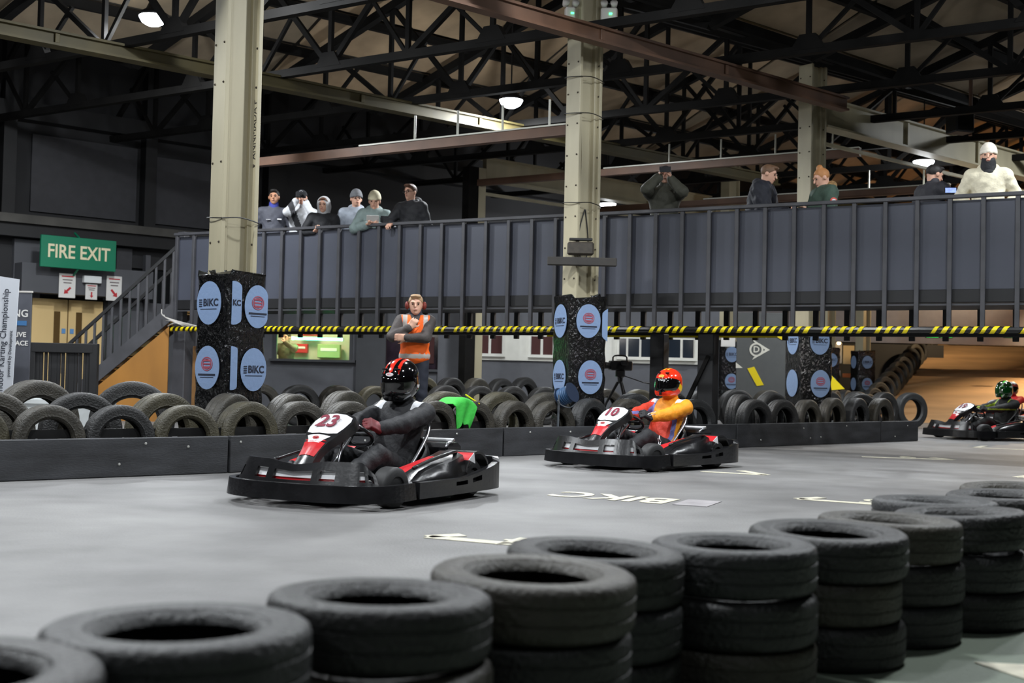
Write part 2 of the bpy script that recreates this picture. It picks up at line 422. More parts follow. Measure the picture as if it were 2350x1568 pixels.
beam('girder_rail', U3+.25, 7*BAY, V3, 4.56, .05, .05, cream, 'thin cream rail hung under the right girder', False, 'rail')
beam('girder_rail', BAY+.22, 7*BAY, ROW, 4.42, .05, .06, cream, 'thin cream rail hung under the girder behind the middle column', False, 'rail')
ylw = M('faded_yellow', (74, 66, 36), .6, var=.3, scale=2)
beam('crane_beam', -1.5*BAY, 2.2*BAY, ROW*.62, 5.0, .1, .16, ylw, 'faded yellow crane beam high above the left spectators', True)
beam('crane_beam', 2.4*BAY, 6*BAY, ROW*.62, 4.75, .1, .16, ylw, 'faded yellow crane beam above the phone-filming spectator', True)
for n, (u, v0, v1, z, lab) in enumerate((
        (.3, 0.4, ROW*.72, 3.95, 'brown cross member lit along its top edge between column and dark wall'),
        (1.5*BAY, .6, ROW, 4.6, 'brown cross member behind the middle column'),
        (2.1*BAY, .6, ROW, 4.35, 'brown cross member beyond the right column'))):
    r = empty('cross_member', UX(u, v0, z), math.atan2(WX.y, WX.x), lab, 'beam'); L = (v1-v0)*WXL
    MB().bar((0, 0, 0), (L, 0, 0), .12, .12).build('web', brown, r)
    MB().bar((0, 0, .075), (L*.62, 0, .075), .14, .02).build('lit_top_strip', M('pale_metal_and_lit_top', (190, 190, 180), .4), r)  # pale strip stands for light falling on the member's top edge
    for i in range(4): MB().tube([(L*.06+i*L*.13, 0, .08), (L*.06+i*L*.13, 0, .42)], .016).build('hanger_rod', M('pale_metal_and_lit_top', (190, 190, 180), .4), r)
# ---- columns
rust = M('rivet_dark', (58, 50, 40), .7)
def column(p, top, label, cable=False):
    c = empty('steel_column', (p.x, p.y, 0), yaw, label, 'column')
    MB().box((0, 0, top/2), (.17, .02, top/2)).build('web', cream, c)
    for s in (-1, 1):
        f = MB().rbox((s*.17, 0, top/2), (.022, .125, top/2), .006).build('flange', cream, c)
        MB().rbox((s*.13, -.04, top/2), (.025, .035, top/2), .006).build('angle_iron', cream, c)
    rv = MB().lathe([(0, .012), (.008, .01), (.012, 0)], 8).mesh('rivet', rust)
    for i in range(int(top*2.2)):
        z = top-.2-i*.38
        if z < 1.9 or random.random() < .12: continue
        for y in (-.085, .085): link('rivet', rv, c, (-.193, y, z), (0, -math.pi/2, 0))
        for y in (-.1, -.06): link('rivet', rv, c, (.147, y, z), (0, -math.pi/2, 0))
    return c
col1 = UV(-BAY, 0)
c1 = column(col1, 5.7, 'tall cream riveted steel column nearest to the fire exit')
c2 = column(col2, 5.7, 'tall cream riveted steel column in the middle with emergency lights')
c3 = column(col3, 5.7, 'cream steel column behind the footbridge at the right')
c4 = empty('steel_column', UV(BAY, ROW), yaw, 'dark and cream post under the left end of the rear girder', 'column')
MB().box((.1, 0, 2.45), (.09, .09, 2.45)).build('shaft', cream, c4)
MB().box((-.12, 0, 2.45), (.12, .1, 2.45)).build('casing', steel, c4)
ink = M('black_ink', (30, 26, 24), .7)
text('graffiti', 'V ANNMADA P', .1, ink, c1, (.146, -.085, 3.15), (0, 0, 1), (0, -1, 0) if False else (0, 1, 0), .0008)
cab = M('black_cable', (20, 20, 20), .5)
def wrap(c, z, amp=.02):
    pts = [(-.2, -.14, z), (0, -.15, z+amp), (.2, -.14, z-amp), (.21, .14, z), (-.21, .14, z+amp), (-.2, -.14, z)]
    MB().tube(smoothpath(pts, 4), .006, 5).build('cable_tie', cab, c)
wrap(c1, 2.3); wrap(c2, 3.0); wrap(c2, 4.1); wrap(c2, 4.55)
MB().tube(smoothpath([(.02, -.03, 2.95), (-.1, -.05, 2.6), (-.02, -.05, 2.25), (.08, -.04, 2.5), (.03, -.03, 2.95)], 5), .008, 5).build('cable_loop', cab, c2)
MB().tube(smoothpath([(-.08, -.035, 5.6), (-.1, -.04, 4.5), (-.06, -.04, 3.6), (-.09, -.04, 2.9)], 5), .009, 5).build('conduit', cream, c2)
# bracket board on the middle column
bk = empty('bracket_board', col2+V((0, -.05, 2.28)), 0, 'dark timber bracket board strapped across the middle column', 'board')
MB().rbox((0, -.2, 0), (.42, .05, .05), .008).build('board', M('dark_timber', (48, 45, 42), .7, var=.2), bk)
MB().rbox((-.02, -.18, .16), (.16, .06, .08), .02).build('clamp', M('clamp_dark', (52, 46, 38), .6, var=.3, scale=20), bk)
MB().rbox((-.02, -.19, .27), (.14, .04, .015), .005).build('strap', cab, bk)
# ---- emergency twin-spot lights
wp = M('white_plastic', (196, 192, 186), .4)
led = M('green_led', (60, 255, 130), .4, emit=6)
for dx, lab in ((-.21, 'left grey emergency light box with a green indicator on the middle column'), (.27, 'right grey emergency light box with a green indicator on the middle column')):
    p = col2+V((dx, -.2, 5.3)); e = empty('emergency_light', p, .2 if dx < 0 else -.1, lab, 'emergency light')
    MB().rbox((0, 0, 0), (.1 if dx > 0 else .06, .05, .1), .015).build('case', wp, e)
    for s in (-1, 1):
        MB().lathe([(0, -.03), (.035, -.03), (.045, .04), (0, .045)], 12, mat=Matrix.Rotation(math.radians(60), 3, 'X')).build('spot_head', wp, e, True, loc=(s*.06, -.02, .14))
    MB().rbox((.02, -.055, .02), (.018, .006, .01), .003).build('indicator', led, e)
# ---- high bay lamps
house = M('lamp_housing', (40, 40, 42), .5, metal=.6)
lens = M('lamp_lens', (235, 243, 255), .3, emit=40)
hl = MB().lathe([(.03, .2), (.06, .19), (.1, .1), (.2, .03), (.2, 0), (.0, 0)], 24).mesh('housing', house, True)
ll = MB().lathe([(0, -.13), (.08, -.12), (.15, -.08), (.185, -.02), (.188, -.002), (0, -.001)], 24).mesh('lens', lens, True)
def lamp(p, label, w=1.0, col=(.93, .97, 1.0), rod=1.2):
    e = empty('high_bay_lamp', p, 0, label, 'lamp', 'high bay lamps')
    link('housing', hl, e); link('lens', ll, e)
    MB().tube([(0, 0, .2), (0, 0, .2+rod)], .012, 6).build('hanging_rod', house, e)
    d = bpy.data.lights.new('lamp_light', 'AREA'); d.shape = 'DISK'; d.size = .36; d.energy = LAMP_W*w; d.color = col
    o = bpy.data.objects.new('lamp_light', d); COL.objects.link(o); o.parent = e; o.location = (0, 0, -.14)
    d = bpy.data.lights.new('lens_glow', 'POINT'); d.shadow_soft_size = .1; d.energy = LAMP_W*w*.28; d.color = col
    o = bpy.data.objects.new('lens_glow', d); COL.objects.link(o); o.parent = e; o.location = (0, 0, -.27)
    return e
lamp(G(352, 38, 5.6), 'bright round high bay lamp at the upper left')
lamp(G(1173, 230, 5.3), 'bright round high bay lamp left of the middle column')
lamp(G(1395, 468, 4.9), 'distant round high bay lamp just above the handrail', 1.0, rod=2)
lamp(G(2120, 370, 5.0), 'round high bay lamp behind the man in the dark jacket', .8, rod=2)
OUT = 'round high bay lamp hanging above the track outside the view'
for x, y, w in ((-5.2, 8.5, 1.0), (-2.2, 4.6, .9), (1.0, 11.2, .9), (2.6, 5.5, .5), (4.6, 9.8, .45), (-6.5, 1.5, .4), (7.6, 12.2, .85), (.5, -1.5, .12), (-9.5, 14.2, .75), (-3.4, 13.4, .7), (10.5, 20.5, .45)):  # lamps out of view; one is added to brighten the left spectators
    lamp(V((x, y, 5.7)), OUT, w)
# ---- dark wall on the left
WV = 11.5
dwall = M('dark_wall', (44, 44, 46), .8, var=.2, scale=.8)
blk = M('black_paint', (22, 22, 24), .6, var=.25, scale=3)
gryw = M('grey_wall', (84, 85, 90), .75, var=.1, scale=1.2)
def ubox(mb, u0, u1, v0, v1, z0, z1, mi=0):
    q = [UV(u0, v0, z0), UV(u1, v0, z0), UV(u1, v1, z0), UV(u0, v1, z0)]
    mb.hexa(q+[p+V((0, 0, z1-z0)) for p in q], mi)
wl = MB(); ubox(wl, -16, -1.2, WV, WV+.3, 0, 7.4); ubox(wl, -1.2, 26, WV, WV+.3, 2.75, 7.4); wl = struct(wl.build('wall_left', dwall))
def upart(name, mat, *a):
    m = MB(); ubox(m, *a); return m.build(name, mat, wl)
def uat(x, y=500, v=WV): return (PV(x, y, v)-C2).dot(U)
upart('ledge', M('ledge_grey', (74, 72, 68), .7, var=.3, scale=2), -16, uat(590), WV-.45, WV, 3.35, 3.5)
upart('ledge', blk, -16, uat(590), WV-.35, WV, 3.12, 3.35)
for x0, x1 in ((-8, 22), (318, 344), (600, 640)):
    upart('pilaster', blk, uat(x0), uat(x1), WV-.25, WV, 3.5, 7.3)
for x0, x1, z0, z1 in ((66, 308, 3.62, 5.0), (352, 560, 3.62, 4.9)):
    upart('wall_panel', M('panel_grey', (62, 62, 66), .7, var=.12), uat(x0), uat(x1), WV-.06, WV, z0, z1)
upart('top_beam', blk, -16, 20, WV-.3, WV, 5.2, 5.5)
upart('lower_panel', gryw, uat(30), uat(92), WV-.12, WV, 0, 3.1)
upart('lower_panel', M('panel_grey', (62, 62, 66), .7, var=.12), uat(265), uat(300), WV-.12, WV, 2.1, 3.1)
upart('lower_post', gryw, uat(330), uat(341), WV-.15, WV-.02, 0, 3.0)
upart('header', gryw, uat(32), uat(330), WV-.5, WV, 2.15, 2.66)
upart('lower_panel', gryw, uat(238), uat(560), WV-.1, WV, 0, 2.1)
# ---- fire exit doors
dv = WV-.1
wood = M('door_veneer', (214, 184, 128), .5, var=.06, scale=3, stretch=(1, 1, .15))
dr = empty('door_1', UV((uat(74)+uat(238))/2, dv), yaw); struct(dr)
hw = (uat(238)-uat(74))/2
for s in (-1, 1):
    lf = MB().rbox((s*hw/2, 0, 1.04), (hw/2-.01, .025, 1.03), .004).build('door_leaf', wood, dr)
    MB().rbox((s*.2, -.03, 1.35), (.055, .008, .5), .004).build('vision_panel', M('door_glass', (92, 72, 44), .1), lf)
    MB().rbox((s*.075, -.03, 1.5), (.035, .006, .045), .003).build('door_sign', M('sign_blue', (92, 140, 190), .5), lf)
    MB().rbox((s*.07, -.03, .95), (.03, .006, .22), .003).build('push_plate', M('steel_plate', (150, 150, 150), .3, metal=.8), lf)
    MB().box((s*(hw+.04), .02, 1.05), (.04, .05, 1.05)).build('door_frame', blk, dr)
# ---- fire exit sign and the signs over the doors
def sign_at(name, x0, y0, x1, y1, v, mat, label, cat='sign', th=.03):
    a, b = PV(x0, (y0+y1)/2, v), PV(x1, (y0+y1)/2, v); zt, zb = PV((x0+x1)/2, y0, v).z, PV((x0+x1)/2, y1, v).z
    c = (a+b)/2; c.z = (zt+zb)/2; w = (b-a).xy.length; h = zt-zb
    r = empty(name, c, yaw, label, cat); MB().rbox((0, 0, 0), (w/2, th, h/2), .006).build('board', mat, r)
    return r, w, h
fs, w, h = sign_at('fire_exit_sign', 92, 546, 265, 618, WV-.75, M('exit_green', (0, 122, 88), .5), 'large green board reading FIRE EXIT above the doors')
text('lettering', 'FIRE EXIT', .33, M('sign_cream', (236, 226, 190), .5), fs, (0, -.034, 0), (1, 0, 0), (0, 0, 1), sx=.82, bold=.006)
for s in (-1, 1): MB().tube([(0, 0, s*h/2), (0, .2, s*(h/2+.1))], .02, 6).build('fixing_bracket', M('exit_green', (0, 122, 88), .5), fs)
wsg = M('sign_white', (222, 220, 216), .5); red = M('sign_red', (186, 40, 48), .5); gtx = M('sign_text_grey', (120, 110, 110), .6)
for x0, y0, x1, y1, ang_, lab in ((135, 628, 173, 684, -135, 'white sign with a red arrow pointing down left above the doors'),
                                 (196, 652, 223, 688, -90, 'small white sign with a red arrow pointing down above the doors'),
                                 (244, 634, 279, 691, -50, 'white sign with a red arrow pointing down right above the doors')):
    r, w, h = sign_at('arrow_sign', x0, y0, x1, y1, WV-.53, wsg, lab, th=.012)
    a = math.radians(ang_); d = V((math.cos(a), 0, math.sin(a))); n = V((-d.z, 0, d.x)); L = h*.19
    c = V((0, -.012, -h*.2))
    def P2(q): return (q.dot(V((1, 0, 0))), q.dot(V((0, 0, 1))))
    pl = [d*L, d*L*.2+n*L*.6, d*L*.2+n*L*.22, -d*L+n*L*.22, -d*L-n*L*.22, d*L*.2-n*L*.22, d*L*.2-n*L*.6]
    MB().prism([P2(q) for q in pl][::-1], c, (1, 0, 0), (0, 0, 1), (0, -1, 0), .006).build('arrow', red, r)
    for i, f in enumerate((.38, .24, .12)):
        MB().box((0, -.014, h*f), (w*(.36-.06*i), .003, h*.022)).build('text_line', gtx if i else red, r)
r, w, h = sign_at('exit_light', 191, 634, 231, 650, WV-.56, M('light_diffuser', (225, 228, 228), .35), 'small white exit light fitting above the doors', 'light fitting', .05)
# ---- banners at the left edge
bw = M('banner_white', (214, 218, 226), .5); bt = M('banner_text', (44, 48, 62), .6)
p = D(2, 905, 14.0); b1 = empty('feather_banner', (p.x, p.y, 0), .1, 'white banner with vertical lettering at the left edge', 'banner')
zt = D(5, 640, 14).z
MB().prism([(-.3, .1), (.11, .1), (.16, zt), (-.3, zt+.06)], (0, 0, 0), (1, 0, 0), (0, 0, 1), (0, 1, 0), .02).build('cloth', bw, b1)
MB().box((-.1, .02, .05), (.3, .12, .05)).build('foot', blk, b1)
text('lettering', 'British Indoor Karting Championship', .1, bt, b1, (.0, -.004, 1.0), (.03, 0, 1), (-1, 0, 0))
text('lettering', 'powered by Development', .05, bt, b1, (.085, -.004, 1.0), (.03, 0, 1), (-1, 0, 0))
p = D(42, 905, 15.6); b2 = empty('roll_up_banner', (p.x, p.y, 0), .05, 'dark roll up banner with white lettering beside the white banner', 'banner')
zt = D(45, 670, 15.6).z
MB().rbox((0, 0, zt/2), (.13, .012, zt/2), .004).build('cloth', M('banner_dark', (78, 80, 88), .5, var=.35, scale=2), b2)
MB().rbox((0, 0, zt), (.14, .02, .012), .004).build('top_bar', wp, b2); MB().rbox((0, 0, .04), (.16, .1, .04), .01).build('foot', house, b2)
for z, tx, sz in ((zt-.28, 'NG', .13), (zt-.55, 'LIVE', .085), (zt-.66, 'RACE', .085)):
    text('lettering', tx, sz, wsg, b2, (.0, -.016, z), (1, 0, 0), (0, 0, 1), bold=.002)
MB().box((.0, -.015, zt-.4), (.08, .003, .03)).build('blue_bar', M('print_blue', (60, 110, 160), .5), b2)
m_ = MB()
m_.prism(ellipse(.06, .07), (.05, -.013, .42), (1, 0, 0), (0, 0, 1), (0, -1, 0), .003, 0); m_.prism(ellipse(.055, .035), (.05, -.016, .36), (1, 0, 0), (0, 0, 1), (0, -1, 0), .003, 1)
m_.build('printed_helmet', [wsg, M('print_red', (190, 60, 50), .5)], b2)
# ================================================================== FOOTBRIDGE
ZT, ZB, ZF = 3.03, 1.52, 1.9
B0 = D(580, 640, 18.85); B1 = D(2345, 600, 13.5); BT = (B1-B0); BT.z = 0; BT.normalize(); BN = V((BT.y, -BT.x, 0))   # BN points to the camera side
B0.z = 0; SP = .36
def bridge(px, off=0.):   # point on the bridge line under pixel column px, off metres behind the front
    a = B0-BN*off; r = ray(px, 560); t = (a.x*r.y-a.y*r.x)/(BT.y*r.x-BT.x*r.y); return a+BT*t
bang = math.atan2(BT.y, BT.x)
O = bridge(407); fb = empty('footbridge', (O.x, O.y, 0), bang, 'long grey footbridge crossing over the track with boarded parapet', 'footbridge')
NPOST = 46; LB = NPOST*SP; DW = 1.5
pg = M('post_grey', (66, 66, 70), .5, var=.2, scale=4); pan = M('parapet_board', (66, 69, 80), .55, var=.14, scale=1.2)
post = MB().rbox((0, 0, 0), (.025, .025, (ZT-ZB)/2), .004).mesh('post', pg)
panel = MB().rbox((0, 0, 0), (SP/2-.004, .012, .52), .003).mesh('parapet_board', pan)
rpost = MB().rbox((0, 0, 0), (.035, .03, .5), .004).mesh('rear_post', blk)
for i in range(NPOST+1):
    link('post', post, fb, (i*SP, 0, (ZT+ZB)/2))
    if i < NPOST: link('parapet_board', panel, fb, ((i+.5)*SP, .05, 2.47))
for i in range(int(NPOST*.87)): link('rear_post', rpost, fb, (i*.41+.12, DW, 1.93))
MB().rbox((LB/2, -.005, ZT), (LB/2+.05, .035, .022), .006).build('handrail', pg, fb)
MB().rbox((LB/2, DW, ZT-.05), (LB/2, .035, .022), .006).build('rear_handrail', pg, fb)
MB().box((LB/2, DW/2+.05, ZF-.04), (LB/2, DW/2-.02, .035)).build('deck', blk, fb)
MB().rbox((LB/2, .05, ZF-.0), (LB/2, .02, .075), .005).build('deck_edge', blk, fb)
MB().box((LB/2, .03, ZF-.1), (LB/2, .01, .01)).build('deck_trim', pg, fb)
MB().tube([(0, -.005, ZB-.01), (LB, -.005, ZB-.01)], .03, 8).build('lower_rail', blk, fb)
MB().rbox((LB/2, DW, ZB-.0), (LB/2, .05, .035), .006).build('rear_lower_rail', blk, fb)
# hazard tape wound round the lower rail: yellow turns over black film
yel = M('hazard_yellow', (226, 206, 20), .35); bkf = M('hazard_black', (24, 24, 24), .3)
def winding(x0, x1, y, z, r, pitch, name, parent):
    m = MB(); n = int((x1-x0)/pitch)
    for i in range(n):
        if random.random() < .06: continue
        xa = x0+i*pitch+random.uniform(-.008, .008); vs = []; N = 10; w = pitch*random.uniform(.4, .56)
        for k in range(N+1):
            a = -math.pi*.75+math.pi*1.5*k/N; rr = r+random.uniform(0, .004); sh = pitch*1.1*(k/N-.5)
            for q in (0, w): vs.append((xa+q+sh, y-rr*math.cos(a), z+rr*math.sin(a)))
        m.add(vs, [(2*k, 2*k+1, 2*k+3, 2*k+2) for k in range(N)])
    return m.build(name, yel, parent)
tp = empty('hazard_tape', (O.x, O.y, 0), bang, 'yellow and black hazard tape wound along the lower rail of the footbridge', 'tape')
MB().tube([(-.05, -.005, ZB-.01), (LB, -.005, ZB-.01)], .036, 8).build('black_film', bkf, tp)
winding(-.05, LB, -.005, ZB-.01, .040, .105, 'yellow_stripe', tp)
m = MB()
for i in range(4): m.tube(smoothpath([(.25+.1*i, -.02, ZB+.02), (.1-.07*i, -.1, ZB+.08+.03*i), (-.1-.05*i, -.05, ZB+.03+.09*i)], 4), .008, 5)
m.build('loose_end', wp, tp)
tp2 = empty('hazard_tape', tuple(O-BN*(DW-.05)+BT*(37*SP*.45)), bang, 'thin yellow hazard tape along the rear lower rail of the footbridge', 'tape')
MB().box((1.73, 0, ZB-.045), (1.73, .012, .012)).build('film', yel, tp2)
# dark legs under the bridge
for px, off, w, lab in ((1518, 1.0, .1, 'slim black bridge leg beside the orange driver'), (1630, .9, .11, 'thick black bridge leg with a diagonal brace')):
    p = bridge(px, off); l = empty('bridge_leg', (p.x, p.y, 0), bang, lab, 'bridge leg')
    MB().rbox((0, 0, ZB/2), (w, w, ZB/2-.03), .01).build('post', blk, l)
    if w > .105: MB().bar((.05, -.12, 1.2), (-.42, -.14, .2), .05, .05).build('brace', steel, l)
p = bridge(430, .3); l = empty('bridge_leg', (p.x, p.y, 0), bang, 'dark grey bridge leg beside the stairs', 'bridge leg')
MB().rbox((0, 0, ZB/2), (.13, .13, ZB/2-.03), .01).build('post', pg, l); MB().rbox((.28, .05, .62), (.1, .05, .62), .01).build('timber_packer', M('raw_timber', (120, 86, 48), .7, var=.2), l)
MB().rbox((-.02, -.05, ZB+.72), (.06, .06, .82), .01).build('newel', pg, l)
MB().rbox((-.02, -.05, ZB+1.56), (.075, .075, .02), .005).build('newel_cap', pg, l)
# ---- stairs down to the left
st = empty('staircase', (O.x-.05, O.y+.25, 0), math.pi, 'dark timber staircase with balustrade going down left from the footbridge', 'staircase')
ply = M('warm_plywood', (150, 102, 40), .6, var=.2, scale=2, stretch=(1, 1, .3)); NS = 10; RUN = 1.95
for i in range(NS):
    x = RUN*(i+.5)/NS; z = ZF-ZF*(i+1)/NS
    MB().box((x, -.45, z+.09), (RUN/NS/2+.01, .42, .02)).build('tread', ply, st)
    MB().box((x-RUN/NS/2, -.45, z+ZF/NS/2+.09), (.01, .42, ZF/NS/2)).build('riser', ply, st)
for y in (0, -.9):
    q = [(0, y-.025, ZF-.18), (0, y+.025, ZF-.18), (RUN, y+.025, -.0), (RUN, y-.025, 0), (0, y-.025, ZF+.1), (0, y+.025, ZF+.1), (RUN+.15, y+.025, .12), (RUN+.15, y-.025, .12)]
    MB().hexa(q).build('stringer', pg, st)
    MB().bar((-.02, y, ZF+1.0), (RUN+.02, y, 1.0), .06, .05).build('handrail', blk, st)
    for i in range(14):
        x = RUN*(i+.5)/14; z = ZF*(1-x/RUN); MB().bar((x, y, z+.06), (x, y, z+.99), .035, .035).build('baluster', pg, st)
    MB().rbox((RUN+.04, y, .55), (.05, .05, .55), .01).build('newel', blk, st); MB().rbox((RUN+.04, y, 1.12), (.065, .065, .025), .01).build('newel_cap', blk, st)
MB().hexa([(.1, .02, .0), (.1, .05, 0), (RUN-.25, .05, 0), (RUN-.25, .02, 0), (.1, .02, ZF-.35), (.1, .05, ZF-.35), (RUN-.2, .05, .1), (RUN-.2, .02, .1)]).build('side_panel', ply, st)
# ---- small black balustrade in front of the doors
a = D(72, 900, 17.5); b = D(214, 900, 17.5); bl = empty('balustrade', (a.x, a.y, 0), 0, 'low black timber balustrade in front of the exit doors', 'balustrade'); L = b.x-a.x
MB().rbox((L/2, 0, 1.13), (L/2, .06, .07), .01).build('top_rail', blk, bl); MB().rbox((L/2, 0, .25), (L/2, .03, .03), .01).build('bottom_rail', blk, bl)
for x in (0, L): MB().rbox((x, 0, .6), (.055, .055, .6), .01).build('newel', blk, bl)
for i in range(13): MB().rbox((.07+(L-.14)*i/12, 0, .68), (.02 if i % 4 else .04, .018, .42), .004).build('baluster', blk, bl)
# ================================================================== OFFICES BEHIND THE BRIDGE
OY = 25.0
def wbox(mb, x0, y0, x1, y1, d0, d1, mi=0):   # upright slab seen between two pixel columns and rows at distance d0
    a, b = D(x0, (y0+y1)/2, d0), D(x1, (y0+y1)/2, d0); zt = D((x0+x1)/2, y0, d0).z; zb = D((x0+x1)/2, y1, d0).z
    mb.box(((a.x+b.x)/2, (d0+d1)/2, (zt+zb)/2), ((b.x-a.x)/2, (d1-d0)/2, (zt-zb)/2), mi)
def xat(px, d=OY): return D(px, 800, d).x
og = M('office_grey', (92, 94, 100), .7, var=.08); og2 = M('office_grey_dark', (64, 66, 70), .7, var=.08)
OT = D(1000, 764, OY).z; sill = D(720, 828, OY).z; wz = D(1200, 828, OY).z
m = MB(); X0, Xa, Xb, Xc, Xd, Xe, X1 = xat(430), xat(632), xat(806), xat(866), xat(1006), xat(1066), xat(1650)
for a, b, z0, z1 in ((X0, Xa, 0, 2.6), (Xa, Xb, 0, sill), (Xa, Xb, OT, 2.6), (Xb, Xc, 0, 2.6), (Xc, Xd, 0, sill-.15), (Xc, Xd, OT, 2.6), (Xd, Xe, 0, 2.6), (Xe, X1, 0, 2.6)):
    m.box(((a+b)/2, OY+.1, (z0+z1)/2), ((b-a)/2, .1, (z1-z0)/2))
wo = struct(m.build('wall_office', og))
MB().box(((Xd+Xe)/2, OY-.05, 1.3), ((Xe-Xd)/2, .06, 1.3)).build('pier', og, wo)
MB().box(((Xb+Xc)/2+.15, OY-.05, 1.3), (.3, .06, 1.3)).build('pier', og2, wo)
MB().box(((Xa+Xb)/2, OY-.06, sill), ((Xb-Xa)/2+.1, .1, .025)).build('window_sill', og2, wo)
MB().box(((Xc+Xd)/2, OY-.04, sill-.15), ((Xd-Xc)/2+.05, .06, .025)).build('window_sill', og2, wo)
for x in (Xa, Xb): MB().box((x, OY-.02, (sill+OT)/2), (.03, .03, (OT-sill)/2)).build('window_frame', og2, wo)
MB().box((xat(598), OY-.04, 1.3), (.03, .05, 1.3)).build('pier', og2, wo)
# dark window behind the marshal
g = struct(MB().box(((Xc+Xd)/2, OY+.15, (sill-.15+OT)/2), ((Xd-Xc)/2, .01, (OT-sill+.15)/2)).build('window_1', M('dark_glass', (40, 30, 40), .15, var=.6, scale=4)))
for px in (880, 990): MB().box((xat(px), OY+.12, 1.36), (.05, .02, .27)).build('curtain', M('curtain_red', (70, 34, 32), .8), g)
# lit booth
iv = M('booth_wall', (196, 196, 176), .7, var=.1)
bo = MB(); bo.box(((Xa+Xb)/2, OY+2.2, 1.3), ((Xb-Xa)/2+.5, .05, 1.3)); bo.box((Xa-.5, OY+1.2, 1.3), (.05, 1, 1.3)); bo.box((Xb+.5, OY+1.2, 1.3), (.05, 1, 1.3)); bo.box(((Xa+Xb)/2, OY+1.2, 2.62), ((Xb-Xa)/2+.5, 1, .02))
bo = struct(bo.build('wall_booth', iv))
gl = empty('green_tube_light', (xat(728, 26), 26.0, D(728, 778, 26).z), 0, 'glowing green tube light in the office window', 'tube light')
gw = xat(786, 26)-xat(672, 26)
MB().tube([(-gw/2, 0, 0), (gw/2, 0, 0)], .03, 8).build('tube', M('green_glow', (80, 255, 170), .3, emit=9), gl)
for s in (-1, 1): MB().rbox((s*gw/2, 0, 0), (.03, .035, .04), .01).build('end_cap', wp, gl)
d = bpy.data.lights.new('tube_light', 'AREA'); d.shape = 'RECTANGLE'; d.size = gw; d.size_y = .08; d.energy = 14; d.color = (.2, 1, .5)
o = bpy.data.objects.new('tube_light', d); COL.objects.link(o); o.parent = gl; o.location = (0, -.06, 0); o.rotation_euler = (math.pi/2, 0, 0)
bl_ = empty('ceiling_light', ((Xa+Xb)/2-.3, 25.9, 2.58), 0, 'warm ceiling light inside the office booth', 'lamp')
MB().rbox((0, 0, 0), (.3, .12, .02), .008).build('diffuser', M('warm_diffuser', (255, 226, 180), .4, emit=5), bl_)
d = bpy.data.lights.new('booth_light', 'AREA'); d.size = .5; d.energy = 45; d.color = (1, .82, .55)
o = bpy.data.objects.new('booth_light', d); COL.objects.link(o); o.parent = bl_; o.location = (0, 0, -.04)
for x, z, w, h, mt, lab in ((690, 800, .3, .2, red, 'red box on the booth shelf under the green tube'), (712, 768, .34, .06, M('print_red', (190, 60, 50), .5), 'red and white strip above the green tube'), (755, 806, .5, .3, M('pale_green', (150, 172, 120), .6), 'pale green cupboard in the booth')):
    q = D(x, z, 26.9); e = empty('booth_box', (q.x, 26.95, q.z), 0, lab, 'box')
    MB().rbox((0, 0, 0), (w/2, .1, h/2), .01).build('body', mt, e); MB().rbox((0, -.105, h*.1), (w*.36, .005, h*.12), .002).build('front_label', wsg, e)
q = D(715, 826, 25.7); e = empty('booth_counter', (q.x, 25.75, q.z-.06), 0, 'pale counter inside the booth window', 'counter')
MB().rbox((0, 0, 0), (.9, .25, .02), .006).build('top', wp, e); MB().box((0, .1, -.55), (.85, .03, .5)).build('front', og2, e)
# batten lights added unseen behind the footbridge to brighten the offices
for i, f in enumerate((.17, .34, .5, .68)):
    q = O+BT*(LB*f)-BN*(DW+.25); e = empty('fill_light', (q.x, q.y, ZF+.22), bang, '%s batten light from the left, added unseen behind the footbridge' % ordn(i), 'batten light')
    MB().rbox((0, 0, 0), (.6, .04, .03), .008).build('case', wp, e); MB().rbox((0, .01, -.04), (.58, .025, .012), .005).build('diffuser', M('fill_glow', (235, 240, 255), .4, emit=4), e)
    d = bpy.data.lights.new('fill', 'AREA'); d.shape = 'RECTANGLE'; d.size = 1.1; d.size_y = .05; d.energy = 26; d.color = (1, .96, .9)
    o = bpy.data.objects.new('fill', d); COL.objects.link(o); o.parent = e; o.location = (0, .0, -.06); o.rotation_euler = (.6, 0, 0)
# white window units
wf = M('window_white', (226, 226, 218), .5, var=.05); rc = M('curtain_red', (70, 34, 32), .8); dg = M('night_glass', (34, 42, 52), .12)
wn = empty('window_2', ((xat(1068)+xat(1612))/2, OY-.06, 0)); struct(wn); wn0 = wn.location.x
zt = OT; MB().box((xat(1068)/2+xat(1612)/2-wn0, .03, (wz+zt)/2), ((xat(1612)-xat(1068))/2, .03, (zt-wz)/2)).build('white_boarding', wf, wn)
zp = D(1130, 812, OY).z
for x0, x1, mt in ((1099, 1121, rc), (1127, 1152, rc), (1219, 1240, rc), (1246, 1268, rc), (1421, 1436, dg), (1441, 1466, dg), (1471, 1494, dg), (1534, 1560, dg), (1566, 1590, dg)):
    MB().box(((xat(x0)+xat(x1))/2-wn0, -.005, (zp+OT-.03)/2), ((xat(x1)-xat(x0))/2, .006, (OT-.03-zp)/2)).build('pane', mt, wn)
for x0, x1 in ((1095, 1156), (1215, 1272), (1417, 1498), (1530, 1596)):
    for x in (x0, x1): MB().box((xat(x)-wn0, -.02, (zp+OT-.03)/2), (.025, .03, (OT-.03-zp)/2+.04)).build('window_frame', wf, wn)
    MB().box(((xat(x0)+xat(x1))/2-wn0, -.03, zp-.03), ((xat(x1)-xat(x0))/2+.03, .05, .03)).build('window_sill', wf, wn)
